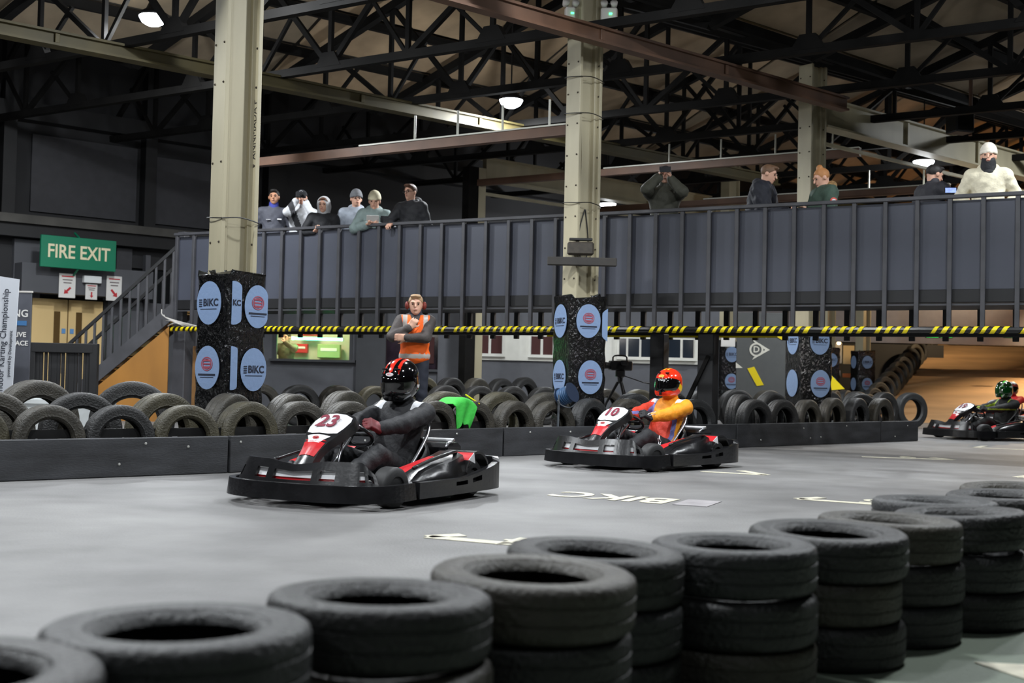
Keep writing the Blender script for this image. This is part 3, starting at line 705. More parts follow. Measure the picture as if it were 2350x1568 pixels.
# ---- far background at the right
bg = struct(MB().box((16, 46, 3), (20, .2, 3)).build('wall_far', M('far_wall', (60, 58, 58), .8, var=.2, scale=.4)))
u_ = D(1940, 800, 36); za, zb = D(2000, 690, 34).z, D(2000, 786, 34).z; MB().box((u_.x+6.5, 34.2, (za+zb)/2), (10.5, .15, (za-zb)/2)).build('fascia', M('fascia_grey', (150, 148, 154), .7, var=.06), bg)
MB().box((u_.x-.2, 37.5, 1.0), (3.6, .1, 1.1)).build('doorway_back', blk, bg)
# race banner board with arrow logo
bd = 23.6; q0, q1 = D(1690, 830, bd), D(1802, 830, bd)
rb = empty('advert_board', ((q0.x+q1.x)/2, bd, 0), 0, 'dark grey advert board with a white arrow logo and yellow stripes', 'advert board'); hw_ = (q1.x-q0.x)/2
MB().rbox((0, 0, 1.1), (hw_, .03, 1.1), .005).build('board', M('advert_grey', (84, 86, 86), .6, var=.06), rb)
lz = D(1745, 803, bd).z; lx = D(1741, 803, bd).x-rb.location.x; lw = M('logo_white', (214, 212, 200), .5); m = MB()
annulus(m, .1, .135, (lx-.05, -.031, lz), (1, 0, 0), (0, 0, 1), (0, -1, 0), .004)
for s in (1, -1):
    pl = [(.0+.16, 0), (-.12, s*.19), (-.1, s*.19-s*.0), (.22, 0)] if False else [(.21, 0), (-.13, s*.2), (-.10, s*.15), (.12, 0)]
    m.prism(pl if s < 0 else pl[::-1], (lx, -.031, lz), (1, 0, 0), (0, 0, 1), (0, -1, 0), .005)
m.build('logo_arrow', lw, rb); text('logo_letter', 'D', .17, lw, rb, (lx-.05, -.033, lz), (1, 0, 0), (0, 0, 1), bold=.004)
yb = M('advert_yellow', (232, 208, 20), .45)
def adv(pts, mat, name):
    pl = [(D(x, y, bd).x-rb.location.x, D(x, y, bd).z) for x, y in pts]
    ar = sum(pl[i][0]*pl[(i+1) % len(pl)][1]-pl[(i+1) % len(pl)][0]*pl[i][1] for i in range(len(pl)))
    MB().prism(pl if ar < 0 else pl[::-1], (0, -.031, 0), (1, 0, 0), (0, 0, 1), (0, -1, 0), .006).build(name, mat, rb)
adv([(1714, 846), (1730, 842), (1752, 884), (1736, 886)], yb, 'yellow_stripe'); adv([(1688, 832), (1704, 845), (1688, 845)], lw, 'white_stripe')
adv([(1773, 768), (1796, 766), (1796, 782)], yb, 'yellow_stripe'); adv([(1753, 774), (1759, 765), (1764, 768), (1758, 777)], lw, 'white_stripe')
q = D(1905, 865, 26.0); ys = empty('yellow_board', (q.x, 26.0, 0), 0, 'leaning yellow triangular board right of the rear pad', 'board')
pl = [(D(x, y, 26).x-q.x, D(x, y, 26).z) for x, y in ((1884, 838), (1938, 893), (1900, 896), (1884, 872))]
MB().prism(pl, (0, 0, 0), (1, 0, 0), (0, 0, 1), (0, -1, 0), .03).build('panel', yb, ys); MB().bar((0, .02, .02), (0, .02, .8), .04, .04).build('stake', steel, ys)
q = D(1671, 782, 24.2); sb = empty('notice_board', (q.x, 24.2, q.z), 0, 'small cream notice with a red header above the left pad', 'notice')
MB().rbox((0, 0, 0), (.14, .015, .12), .004).build('sheet', wsg, sb); MB().box((0, -.017, .09), (.14, .003, .03)).build('header', red, sb)
q = D(1925, 830, 35.5); pb = empty('poster_group', (q.x, 35.5, q.z), 0, 'cluster of small cream and orange notices by the far doorway', 'notice')
for i, (x, z, w, h, mt) in enumerate(((-.08, .25, .2, .5, wsg), (.28, .2, .2, .45, M('cream_card', (226, 204, 160), .6)), (.26, .72, .18, .14, M('orange_card', (196, 110, 60), .6)), (-.1, -.35, .18, .14, wsg), (.26, -.4, .18, .1, M('orange_card', (196, 110, 60), .6)))):
    MB().rbox((x, 0, z), (w*.8, .02, h*.6), .004).build('notice_sheet', mt, pb)
for px, py, d, c, lab in ((2125, 790, 38, (1, .8, .5), 'small warm lamp by the ramp top'), (1925, 788, 35, (1, .85, .6), 'small warm lamp above the far doorway')):
    q = D(px, py, d); e = empty('wall_lamp', q, 0, lab, 'lamp')
    MB().lathe([(0, -.05), (.05, -.03), (.06, .02), (0, .05)], 12).build('bulb', M('warm_bulb', (255, 214, 150), .3, emit=12), e, True); MB().rbox((0, .05, .04), (.05, .03, .03), .01).build('mount', house, e)
for px in (2140, 2172, 2320):
    q = D(px, 772, 33); e = empty('signal_lamp', q, 0, 'small green lamp under the mezzanine edge', 'lamp', 'green signal lamps')
    MB().rbox((0, 0, 0), (.16, .03, .03), .01).build('lens', M('green_signal', (60, 220, 90), .3, emit=1.5), e); MB().box((0, .04, 0), (.18, .02, .05)).build('case', blk, e)
# ---- ramp to the upper level
tan = M('ramp_boards', (172, 138, 100), .75, var=.28, scale=.5, stretch=(1, 2.5, 1))
A0 = V((8.2, 28.5, 0)); A1 = V((14.6, 42, 2.6)); R0 = V((24, 26.5, 0)); R1 = V((28, 42, 2.6))
rp = struct(MB().hexa([A0-V((0, 0, .1)), R0-V((0, 0, .1)), R1-V((0, 0, .3)), A1-V((0, 0, .3)), A0, R0, R1, A1]).build('floor_ramp', tan))
MB().bar(A1+V((0, .2, .1)), R1+V((0, .2, .1)), .3, .5).build('ramp_edge', blk, rp)
mzb = D(2175, 772, 40); MB().box((mzb.x+8, 40, mzb.z), (8, .2, .28)).build('mezzanine_beam', M('mezz_green', (46, 52, 40), .7), rp)
rl = empty('sodium_lamp', (15, 33, 5.2), 0, 'warm sodium lamp above the ramp', 'lamp')
MB().lathe([(.03, .2), (.1, .12), (.2, 0), (.0, .0)], 20).build('housing', house, rl, True); MB().lathe([(0, -.05), (.12, -.03), (.17, -.003), (0, -.002)], 20).build('lens', M('sodium_glow', (255, 190, 110), .3, emit=14), rl, True)
d = bpy.data.lights.new('sodium_light', 'AREA'); d.shape = 'DISK'; d.size = .4; d.energy = 900; d.color = (1, .74, .45)
o = bpy.data.objects.new('sodium_light', d); COL.objects.link(o); o.parent = rl; o.location = (0, 0, -.06)
# ================================================================== COLUMN PADS
film = M('black_film', (10, 10, 11), .1, bump=1.0, bscale=24, spec=.65, stretch=(1, 1, .55)); stk = M('sticker_blue', (128, 150, 184), .32, bump=.25, bscale=25)
navy = M('print_navy', (36, 42, 58), .5); emr = M('print_crimson', (158, 74, 88), .5)
def pad(p, rz, s, z1, spec, label, col=False, small=False):
    r = empty('column_pad', (p.x, p.y, 0), rz, label, 'pad')
    m = MB(); n = 8; secs = []
    for i in range(25):
        z = .02+(z1-.02)*i/24; q = s*(1+.02*math.sin(i*1.9)); ring = []
        for cx, cy, a0 in ((1, -1, -90), (1, 1, 0), (-1, 1, 90), (-1, -1, 180)):
            for k in range(4):
                a = math.radians(a0+30*k); rr = .05; ring.append((cx*(q-rr)+rr*math.cos(a)+random.uniform(-.003, .003), cy*(q-rr)+rr*math.sin(a)+random.uniform(-.003, .003), z+(random.uniform(-.03, .03) if i == 24 else 0)))
        secs.append(ring)
    m.loft(secs); m.build('film_wrap', film, r, True, angle=math.radians(50))
    if not small:
        m = MB()
        for i in range(9):   # torn film standing up at the top edge
            a = random.uniform(0, 6.28); b_ = V((s*.9*math.cos(a), s*.9*math.sin(a), z1-.03)); m.add([b_, b_+V((.09, .02, .01)), b_+V((.05, .0, random.uniform(.03, .09))), b_+V((-.02, .03, .05))], [(0, 1, 2, 3)])
        f = m.build('torn_film', film, r); f['kind'] = 'stuff'
    for face, off, z, kind, lo, hi in spec:
        if face == 'R': x, nn = V((1, 0, 0)), V((0, -1, 0)); o = V((off, -s-.014, z))
        else: x, nn = V((0, -1, 0)), V((-1, 0, 0)); o = V((-s-.014, -off, z))
        yv = V((0, 0, 1)); ea, eb = (.165, .205) if not small else (.15, .17)
        MB().prism(ellipse(ea, eb, 32, lo, hi)[::-1], o, x, yv, nn, .006).build('sticker', stk, r)
        o2 = o+nn*.008
        if kind == 'E':
            m = MB()
            for r0, r1 in ((.048, .058), (.068, .078)): annulus(m, r0, r1, o2+yv*.035, x, yv, nn, .002, sy=.85)
            for dz in (-.03, 0, .03): m.prism([(-.05, dz-.006), (-.05, dz+.006), (.05, dz+.006), (.05, dz-.006)], o2+yv*.035, x, yv, nn, .003)
            m.build('emblem', emr, r)
            e1 = min(.115, (hi or 1)-.01)
            MB().prism([(-.115, -.075), (-.115, -.058), (e1, -.058), (e1, -.075)], o2, x, yv, nn, .002).build('name_bar', navy, r)
            MB().prism([(-.09, -.094), (-.09, -.089), (.8*e1, -.089), (.8*e1, -.094)], o2, x, yv, nn, .002).build('small_print', navy, r)
        elif kind == 'B':
            text('lettering', 'BIKC', .095, navy, r, o2+x*.028, x, yv, .001, bold=.003)
            m = MB()
            for j in range(4): m.prism([(-.13, -.036+j*.02), (-.13, -.026+j*.02), (-.09, -.026+j*.02), (-.09, -.036+j*.02)], o2, x, yv, nn, .002)
            m.build('block_mark', navy, r)
            MB().prism([(-.11, -.06), (-.11, -.055), (.11, -.055), (.11, -.06)], o2, x, yv, nn, .002).build('small_print', navy, r)
        elif kind == 'K':
            text('lettering', 'KC', .075, navy, r, o2+x*.035, x, yv, .001, bold=.003)
    return r
pad(col1, yaw+math.radians(15),   .235, 1.79, [('L', -.03, 1.5, 'B', -.165, None), ('L', -.03, .89, 'E', None, None), ('R', -.205, 1.5, 'K', -.02, .1), ('R', .1, 1.48, 'E', None, .13), ('R', -.21, .89, '', -.01, .07), ('R', .07, .88, 'B', None, .162)],
    'black film wrapped pad with blue oval stickers on the column by the stairs')
pad(col2, yaw-math.radians(16), .25, 1.86, [('L', .0, 1.56, 'B', None, None), ('L', .0, .88, 'B', None, None), ('R', -.02, 1.56, 'E', None, None), ('R', .02, .88, 'E', None, None), ('R', .29, 1.52, '', -.12, -.045)],
    'black film wrapped pad with blue oval stickers on the middle column')
pad(col3, yaw-math.radians(24), .26, 1.62, [('L', .0, 1.5, 'B', None, None), ('L', .0, .86, '', None, None), ('R', .02, 1.5, 'B', None, None), ('R', .04, .86, 'E', None, None)],
    'black film wrapped pad with blue oval stickers on the right column')
for px, d, lab in ((1669, 27, 'small distant pad left of the arrow logo board'), (1898, 31, 'small distant pad beside the far doorway notices'), (1980, 33, 'small distant pad at the foot of the ramp')):
    q = D(px, 840, d); c = empty('far_column', (q.x, d, 0), yaw, 'distant cream column above the '+lab.replace('small distant ', ''), 'column')
    MB().box((0, 0, 2.9), (.16, .05, 2.9)).build('web', cream, c)
    for s in (-1, 1): MB().box((s*.16, 0, 2.9), (.02, .12, 2.9)).build('flange', cream, c)
    pad(V((q.x, d, 0)), yaw-math.radians(30), .25, 1.75, [('L', 0, 1.45, '', None, None), ('L', 0, .86, '', None, None), ('R', 0, 1.45, 'B', None, None), ('R', 0, .86, 'E', None, None)], lab, small=True)
# ================================================================== KERB BOARDS AND TYRES
KP = [G(-90, 1110), G(525, 1086), G(1155, 1048), G(1690, 1028.5), G(2022, 1015), G(2108, 1012)]
kb = M('kerb_board', (50, 51, 54), .6, var=.45, scale=2.2, bump=.2, bscale=30, stretch=(1, 1, 4))
bolt = MB().lathe([(0, .008), (.008, .006), (.012, 0)], 8).mesh('bolt', M('bolt_zinc', (190, 190, 185), .35, metal=.5))
KN = ['long black kerb board nearest the left edge', 'black kerb board behind the black-suited driver', 'black kerb board behind the orange driver', 'black kerb board to the right of the orange driver', 'short black kerb board at the far right end']
for i in range(5):
    a, b = KP[i], KP[i+1]; d = b-a; L = d.length; e = empty('kerb_board', a, math.atan2(d.y, d.x), KN[i], 'kerb board')
    MB().rbox((L/2, .03, .157), (L/2-.012, .03, .155), .006).build('board', kb, e)
    for k in range(int(L*1.3)):
        for z in (.09, .25):
            if random.random() < .75: link('bolt', bolt, e, (random.uniform(.1, L-.1), -.001, z+random.uniform(-.02, .02)), (math.pi/2, 0, 0))
def tyre_mesh(name, R, w, n, hole=.6, mat=None):
    h = w/2; Ri = R*hole
    pr = [(Ri, h*.55), (Ri+.008, h*.8), (Ri+.02, h*.84), (Ri+.026, h*.93), (Ri+.036, h*.9), (R*.84, h*1.0), (R*.935, h*.96), (R*.98, h*.85), (R, h*.66)]
    for z in (.3, -.3): pr += [(R+.002*(z == 0), h*(z+.06)), (R-.003, h*(z+.04)), (R-.003, h*(z-.04)), (R+.002*(z == 0), h*(z-.06))]
    pr += [(R, -h*.66), (R*.98, -h*.85), (R*.935, -h*.96), (R*.84, -h), (Ri+.03, -h*.93), (Ri+.012, -h*.86), (Ri, -h*.62), (Ri+.015, -h*.6), (R*.82, -h*.8), (R*.93, -h*.5), (R*.945, 0), (R*.93, h*.5), (R*.82, h*.8), (Ri+.015, h*.6)]
    return MB().lathe(pr[::-1], n, closed=True).mesh(name, mat, True, angle=math.radians(55))
def rubber(name, col, var): return M(name, col, .5, var=var, scale=9, bump=.45, bscale=70)
rub = [rubber('rubber_dusty', (54, 51, 44), .35), rubber('rubber_black', (31, 31, 31), .3), rubber('rubber_olive', (64, 60, 45), .3), rubber('rubber_grey', (38, 39, 40), .3)]
TM = {}
def tyre(loc, R, w, rot, mi, label, group, n=36, hole=.6):
    k = (R, w, mi, n, hole)
    if k not in TM: TM[k] = tyre_mesh('tyre', R, w, n, hole, rub[mi])
    return tag(link('tyre', TM[k], None, loc, rot), label, 'tyre', group)
def along(path, s):
    for i in range(len(path)-1):
        L = (path[i+1]-path[i]).length
        if s <= L or i == len(path)-2:
            d = (path[i+1]-path[i]).normalized(); return path[i]+d*s, d
        s -= L
def row(path, off, R, w, s0, s1, desc, group, yawj=.12, gap=.01, skip=(), z=0.):
    s = s0; i = 0; last = None; L = sum((path[j+1]-path[j]).length for j in range(len(path)-1))
    while s < min(s1, L):
        p, d = along(path, s); n = V((-d.y, d.x, 0)); q = p+n*off; r = R[0]+(R[1]-R[0])*min(1, s/L); r = round(r/.015)*.015
        if last is not None and (q-last).length < 1.85*r: s += .08; continue
        last = q
        if not any(abs((q-c).dot(d)) < r+h_ and abs((q-c).dot(n)) < w/2+h_ for c, h_ in [(V((c.x, c.y, 0)), .27) for c in (col1, col2, col3)]+[(V((c.x, c.y, 0)), .13) for c in skip]):
            tyre((q.x, q.y, r+z), r, w, (math.pi/2+random.uniform(-.04, .04), 0, math.atan2(d.y, d.x)+random.uniform(-yawj, yawj)), random.choice((0, 0, 1, 2)) if s < L*.45 else random.choice((0, 1, 1, 3)), '%s tyre from the left in %s' % (ordn(i), desc), group)
            i += 1
        s += 2*r+gap
KL = sum((KP[i+1]-KP[i]).length for i in range(5))
legs = (bridge(1518, 1.0), bridge(1630, .9), bridge(430, .3))
row(KP, .22, (.285, .33), .17, .12, KL-.1, 'the upright row right behind the kerb boards', 'front row of barrier tyres', .16, skip=legs)
row(KP, .62, (.33, .36), .18, .4, KL-.3, 'the second upright row behind the kerb boards', 'second row of barrier tyres', .3, .06, skip=legs)
row([KP[0], KP[1], KP[1]+(KP[2]-KP[1])*.12], 1.25, (.37, .375), .2, .1, (KP[1]-KP[0]).length-.25, 'the rearmost upright row at the left', 'rear row of barrier tyres at the left', .55, .12)
row([D(596, 900, 19.0), D(1262, 900, 22.0)], 0, (.33, .345), .2, 0, 99, 'the row in front of the office wall', 'tyre row before the offices', .1, .0, skip=legs)
row([D(1000, 900, 21.0), D(1262, 900, 23.6)], .3, (.36, .37), .2, 0, 99, 'the higher row nearest the white windows', 'tyre row before the windows', .1, .0, z=.1)
row([D(1390, 900, 20.6), D(1700, 900, 22.3)], 0, (.34, .34), .2, 0, 2.7, 'the row behind the video camera', 'tyre row behind the camera', .2, .03, skip=legs)
row([D(1690, 900, 22.2), D(2100, 900, 24.5)], 0, (.36, .36), .2, 0, 99, 'the row below the arrow logo board', 'tyre row below the advert board', .2, .03)
row([D(1885, 900, 26.5), V((8.0, 28.3, 0))], 0, (.36, .36), .2, 0, 99, 'the far row at the foot of the ramp', 'far tyre row by the ramp', .2, .05)
for i in range(19):
    t = i/18; q = A0.lerp(A1, t); tyre((q.x+.15, q.y, q.z+.3), .33, .2, (math.pi/2-.2, 0, .6), 3 if i % 2 else 0, '%s tyre up the left edge of the tan ramp, counted from its foot' % ordn(i), 'tyres lining the ramp edge')
# dark strap threaded through the front row, white tubs behind
m = MB(); pts = []
for i in range(3):
    a = KP[i]; d = (KP[i+1]-KP[i]).normalized(); n = V((-d.y, d.x, 0))
    pts += [a+n*.22+V((0, 0, .34)), KP[i+1]+n*.22+V((0, 0, .34))]
e = empty('barrier_strap', (0, 0, 0), 0, 'black strap threaded through the upright tyres of the left barrier', 'strap')
for i in range(0, 4, 2): MB().bar(pts[i], pts[i+1], .03, .07).build('strap_length', cab, e)
for px, d, lab in ((20, 12.2, 'white tub behind the tyres at the left edge'), (108, 11.6, 'white tub behind the second upright tyre from the left'), (200, 11.6, 'white tub behind the third upright tyre from the left')):
    q = D(px, 960, d); MBt = empty('tub', (q.x, q.y, 0), 0, lab, 'tub')
    MB().lathe([(0, 0), (.2, 0), (.24, .5), (.26, .52), (.26, .56), (.23, .56), (.22, .52), (.0, .5)], 24).build('body', M('tub_white', (210, 214, 214), .5), MBt, True, angle=.7)
# ---- foreground stacks
t_, n_ = V((.657, .754, 0)).normalized(), V((.754, -.657, 0)).normalized(); B_ = V((-.8, 1.87, 0))*1.043
TS = [(-.08, 0), (.4, -.03), (.88, -.02), (1.36, -.0), (1.78, -.13), (2.2, .05), (2.72, .1), (3.2, .1), (3.66, .17), (4.02, -.06), (4.55, .03), (5.0, -.1)]
FW, FR = .136, .245
for i, (s, o) in enumerate(TS):
    p = B_+t_*s+n_*o
    for k in range(3):
        j = .012; rr = (.245, .24, .25)[(i+k) % 3]; til = .0 if k < 2 else random.uniform(-.05, .05)
        tyre((p.x+random.uniform(-j, j), p.y+random.uniform(-j, j), FW*(k+.5)+(.004 if k == 2 else 0)), rr, FW, (til, random.uniform(-.03, .03) if k == 2 else 0, random.uniform(0, 6)), (1, 3, 1, 0)[(i*3+k) % 4],
             '%s tyre of the %s stack from the left along the bottom foreground' % (('bottom', 'middle', 'top')[k], ordn(i)), 'foreground tyre stacks', 72, .58)
# ================================================================== FLOOR MARKINGS
pw = M('line_paint', (205, 200, 180), .6, var=.2, scale=14)
def strip(e, a, b, w, name='line', mat=None):
    d = (b-a).normalized(); n = V((-d.y, d.x, 0))*w/2
    q = [a-n, b-n, b+n, a+n]; MB().hexa([p+V((0, 0, .001)) for p in q]+[p+V((0, 0, .004)) for p in q]).build(name, mat or pw, e)
def gridmark(a, b, c, num, npos, label):
    e = empty('grid_marking', (0, 0, 0), 0, label, 'floor marking')
    a, b, c = G(*a), G(*b), G(*c); strip(e, a, b, .1); strip(e, a, c, .1, 'tick')
    if num: q = G(*npos); d = (b-a).normalized(); text('number', num, .45, pw, e, (q.x, q.y, .003), -d, V((d.y, -d.x, 0)), .001)
    return e
gridmark((982, 1233), (1235, 1255), (1062, 1229), '4', (1195, 1244), 'white painted grid box line in front of the foreground tyres')
gridmark((1832, 1146), (2045, 1161), (1886, 1143), '5', (2005, 1151), 'white painted grid box line right of the lettering on the track')
gridmark((1758, 1091), (1610, 1083), (1700, 1081), '', None, 'white painted grid box line behind the orange driver')
gridmark((2186, 1056), (1978, 1049), (2140, 1051), '6', (2082, 1050), 'white painted grid box line on the track at far right')
gridmark((2240, 1028), (2420, 1036), (2260, 1024), '', None, 'white painted grid box line furthest right on the track')
gridmark((2335, 1096), (2480, 1104), (2370, 1092), '', None, 'white painted grid box line at the right edge above the tyres')
e = empty('track_lettering', (0, 0, 0), 0, 'faded white BIKC lettering painted upside down on the track', 'floor marking')
a, b = G(1268, 1132), G(1560, 1153); d = (b-a).normalized(); q = (a+b)/2
t = text('lettering', 'BIKC', (b-a).length/2.35, pw, e, (q.x, q.y, .003), -d, V((d.y, -d.x, 0)), .001, bold=.012); t.scale.y *= 1.25
strip(e, G(1562, 1153), G(1640, 1158), .42, 'faded_block', M('faded_paint', (150, 146, 148), .7, var=.2, scale=8))
e = empty('paint_patch', (0, 0, 0), 0, 'white painted patch on the green floor at the bottom right corner', 'floor marking')
q = [G(2235, 1522), G(2350, 1560), G(2420, 1590), G(2400, 1530)]; MB().hexa([p+V((0, 0, .001)) for p in q]+[p+V((0, 0, .004)) for p in q]).build('paint', pw, e)
# ================================================================== KARTS (local frame: X forward, Y to the driver's left)
kblk = M('kart_black', (24, 24, 26), .27, var=.5, scale=6, bump=.06, bscale=40); kred = M('kart_red', (196, 30, 38), .35); kwht = M('kart_white', (224, 224, 226), .4)
kgry = M('kart_frame', (120, 122, 126), .35, metal=.7); kscuf = M('kart_scuffed', (58, 58, 56), .45, var=.45, scale=9, stretch=(1, 1, 3)); kchr = M('kart_chrome', (190, 192, 196), .2, metal=.9)
ktyr = M('kart_tyre', (38, 38, 39), .6, var=.2, scale=10); kmar = M('number_maroon', (122, 22, 48), .5)
def offs(path, d):   # inward offset of an XY path (path walks with the inside on its left)
    o = []
    for i, p in enumerate(path):
        t = (path[min(i+1, len(path)-1)]-path[max(i-1, 0)]).normalized(); o.append(p+V((-t.y, t.x, 0))*d)
    return o
def band(path, z0, z1, th, lean=0., hollow=()):   # upright slab that follows a path; z1 may be a function of 0..1
    m = MB(); n = len(path)-1; inn = offs(path, th)
    f1 = z1 if callable(z1) else (lambda t: z1); f0 = z0 if callable(z0) else (lambda t: z0); nrm = [(b-a).normalized() for a, b in zip(path, inn)]
    def P(i, z, q): return (path[i] if q == 0 else inn[i])+nrm[i]*lean*(z-f0(i/n))+V((0, 0, z))
    for i in range(n):
        t0, t1 = i/n, (i+1)/n; tm = (t0+t1)/2; h = next((x for x in hollow if x[0] <= tm <= x[1]), None)
        for a, b in (((0, 1),) if h is None else ((0, h[2]), (h[3], 1))):
            za0 = f0(t0)+(f1(t0)-f0(t0))*a; zb0 = f0(t0)+(f1(t0)-f0(t0))*b; za1 = f0(t1)+(f1(t1)-f0(t1))*a; zb1 = f0(t1)+(f1(t1)-f0(t1))*b
            m.hexa([P(i, za0, 0), P(i+1, za1, 0), P(i+1, za1, 1), P(i, za0, 1), P(i, zb0, 0), P(i+1, zb1, 0), P(i+1, zb1, 1), P(i, zb0, 1)])
    return m
def kart_base(k):
    FP = smoothpath([(.38, -.68, 0), (.6, -.69, 0), (.76, -.645, 0), (.88, -.52, 0), (.955, -.3, 0), (.975, 0, 0), (.955, .3, 0), (.88, .52, 0), (.76, .645, 0), (.6, .69, 0), (.38, .68, 0)], 4)
    band(FP, .055, .168, .045, .12).build('front_bumper', kscuf if False else kblk, k, angle=.6)
    SPth = smoothpath([(.68, -.57, 0), (.76, -.545, 0), (.83, -.45, 0), (.885, -.25, 0), (.905, 0, 0), (.885, .25, 0), (.83, .45, 0), (.76, .545, 0), (.68, .57, 0)], 8)
    top = lambda t: .315-.03*max(0, 1-abs(t-.5)/.12)-.09*max(0, (abs(t-.5)-.32)/.18)
    HO = [(a, b, .16, .62) for a, b in ((.06, .12), (.15, .21), (.335, .385), (.425, .575), (.615, .665), (.79, .85), (.88, .94))]
    band(SPth, .165, top, .018, .45, HO).build('nose_spoiler', kblk, k, angle=.5)
    q = offs(SPth, .05); i0, i1 = 6, len(q)-7
    band(q[i0:i1], .2, .25, .01, .4).build('white_decal_strip', kwht, k); band(q[i0:i1], .17, .198, .01, .4).build('red_decal_strip', kred, k)
    for s in (1, -1):
        pts = [(.34, .68, 0), (.1, .7, 0), (-.35, .715, 0), (-.72, .71, 0), (-.88, .64, 0), (-.945, .46, 0)]
        pth = smoothpath([(x, y*s, 0) for x, y, _ in (pts if s > 0 else pts[::-1])], 6)
        if s > 0: zt = lambda t: .168+.12*max(0, min(1, (t-.35)/.4))-.04*max(0, 1-abs(t-.72)/.08)
        else: zt = lambda t: .168+.12*max(0, min(1, (1-t-.35)/.4))
        ho = [(.30, .36, .55, .8), (.41, .47, .55, .8)] if s > 0 else [(.53, .59, .55, .8), (.64, .7, .55, .8)]
        band(pth, .055, zt, .05 if s > 0 else .05, 0, ho).build('side_bumper', kblk, k, angle=.6)
        # moulded side pod
        secs = []
        for x, zt_, yo in ((.36, .12, .56), (.33, .2, .6), (.2, .255, .63), (0, .285, .64), (-.2, .315, .65), (-.36, .35, .65), (-.42, .33, .62)):
            secs.append([V((x, s*.34, .07)), V((x, s*yo, .07)), V((x, s*(yo+.01), .17)), V((x, s*(yo-.03), zt_-.03)), V((x, s*(yo-.1), zt_)), V((x, s*.42, zt_-.005)), V((x, s*.36, zt_-.05))][::(-s)])
        pod = MB().loft(secs).build('side_pod', [kblk, kred, kwht], k, True, mfn=lambda c: (1 if (abs(c.y) < .5 and c.x > -.12 and c.z > .16) else (2 if c.x > .27 and c.z > .12 else 0)), angle=.7)
        MB().tube(smoothpath([(.3, s*.6, .26), (0, s*.585, .31), (-.3, s*.58, .345), (-.4, s*.52, .33)], 4), .014, 6).build('pod_rail', kchr if False else kblk, k, True)
        # wheels
        for x, R, w, y in ((.5, .14, .13, .54), (-.53, .142, .19, .53)):
            T = Matrix.Rotation(math.pi/2, 3, 'X')
            wh = MB().lathe([(R*.5, -w*.42), (R*.55, -w*.5), (R*.85, -w*.5), (R*.97, -w*.4), (R, -w*.3), (R, w*.3), (R*.97, w*.4), (R*.85, w*.5), (R*.55, w*.5), (R*.5, w*.42)], 28, mat=T).build('wheel', ktyr, k, True, loc=(x, s*y, R), angle=.7)
            if x > 0: wh.rotation_euler = (0, 0, -.12)
            MB().lathe([(0, w*.5), (R*.16, w*.5), (R*.2, w*.42), (R*.44, w*.4), (R*.5, w*.46), (R*.5, -w*.4), (0, -w*.4)][::-1], 20, mat=T).build('rim', kgry, wh, True, angle=.6)
        # rear wheel fender
        m = MB(); ring = []
        for j in range(11):
            a = math.radians(15+j*14); c_, s_ = math.cos(a), math.sin(a)
            r0, r1 = .175, .195; ring.append([V((-.53+c_*r, s*y, .15+s_*r)) for r, y in ((r0, .40), (r1, .40), (r1, .655), (r0, .655))][::s])
        m.loft(ring).build('rear_fender', [kblk, kred], k, True, mfn=lambda c: 1 if (-.47 < c.x < -.4 and c.z > .2 and abs(c.y) > .41) else 0, angle=.6)
        MB().prism([(-.05, -.03), (.05, .0), (-.03, .05)], (-.43, s*.656, .285), (1, 0, 0), (0, 0, 1), (0, s, 0), .004).build('white_decal', kwht, k)
    band(smoothpath([(-.945, .46, 0), (-.975, .2, 0), (-.98, -.2, 0), (-.945, -.46, 0)], 4), .08, .27, .05).build('rear_bumper', kblk, k)
    MB().rbox((.12, 0, .055), (.6, .3, .012), .004).build('floor_tray', kgry, k)
    m = MB()
    for s in (1, -1): m.tube(smoothpath([(.8, s*.2, .09), (.5, s*.3, .085), (0, s*.33, .085), (-.5, s*.3, .085), (-.8, s*.26, .1)], 4), .016, 8)
    m.tube([(.78, -.22, .09), (.78, .22, .09)], .016); m.tube([(-.53, -.5, .142), (-.53, .5, .142)], .02); m.tube([(.53, -.5, .13), (.53, .5, .13)], .014)
    m.build('chassis_frame', kgry, k, True)
    # bucket seat
    soft('seat', [('e', (-.42, 0, .27), (.27, .235, .24), R3((-.45, 0, 1), (1, 0, .45)), .02), ('e', (-.56, 0, .45), (.1, .2, .2), R3((-.3, 0, 1), (1, 0, .3)), .05), ('e', (-.32, 0, .36), (.27, .2, .26), R3((-.45, 0, 1), (1, 0, .45)), .02, 's'), ('e', (-.46, 0, .58), (.13, .18, .26), R3((-.3, 0, 1), (1, 0, .3)), .02, 's')], .018, M('seat_black', (20, 20, 22), .4), k)
    MB().tube(smoothpath([(.1, .28, .1), (-.1, .3, .2), (-.4, .27, .42), (-.5, .24, .52)], 4), .013, 8).build('seat_stay', kchr, k, True)
    # engine and cover
    MB().rbox((-.7, -.2, .2), (.14, .14, .12), .02).build('engine_block', kgry, k)
    MB().rbox((-.76, .16, .24), (.13, .16, .14), .03).build('engine_cover', kblk, k)
    MB().rbox((-.76, -.12, .345), (.12, .2, .03), .01).build('air_box', kblk, k)
    MB().tube([(-.64, -.3, .4), (-.78, .3, .4)], .016, 8).build('rear_rail', kwht, k, True)
    MB().tube(smoothpath([(-.66, .3, .2), (-.66, .3, .36), (-.78, .3, .4)], 3), .012, 6).build('rail_stay', kchr, k, True)
    # steering
    MB().tube([(.6, 0, .12), (.2, 0, .44)], .014, 8).build('steering_column', kchr, k, True)
    ax = V((-.62, 0, .78)).normalized(); x_ = V((0, 1, 0)); y_ = ax.cross(x_); c = V((.17, 0, .465)); m = MB()
    N = 24; pr = []
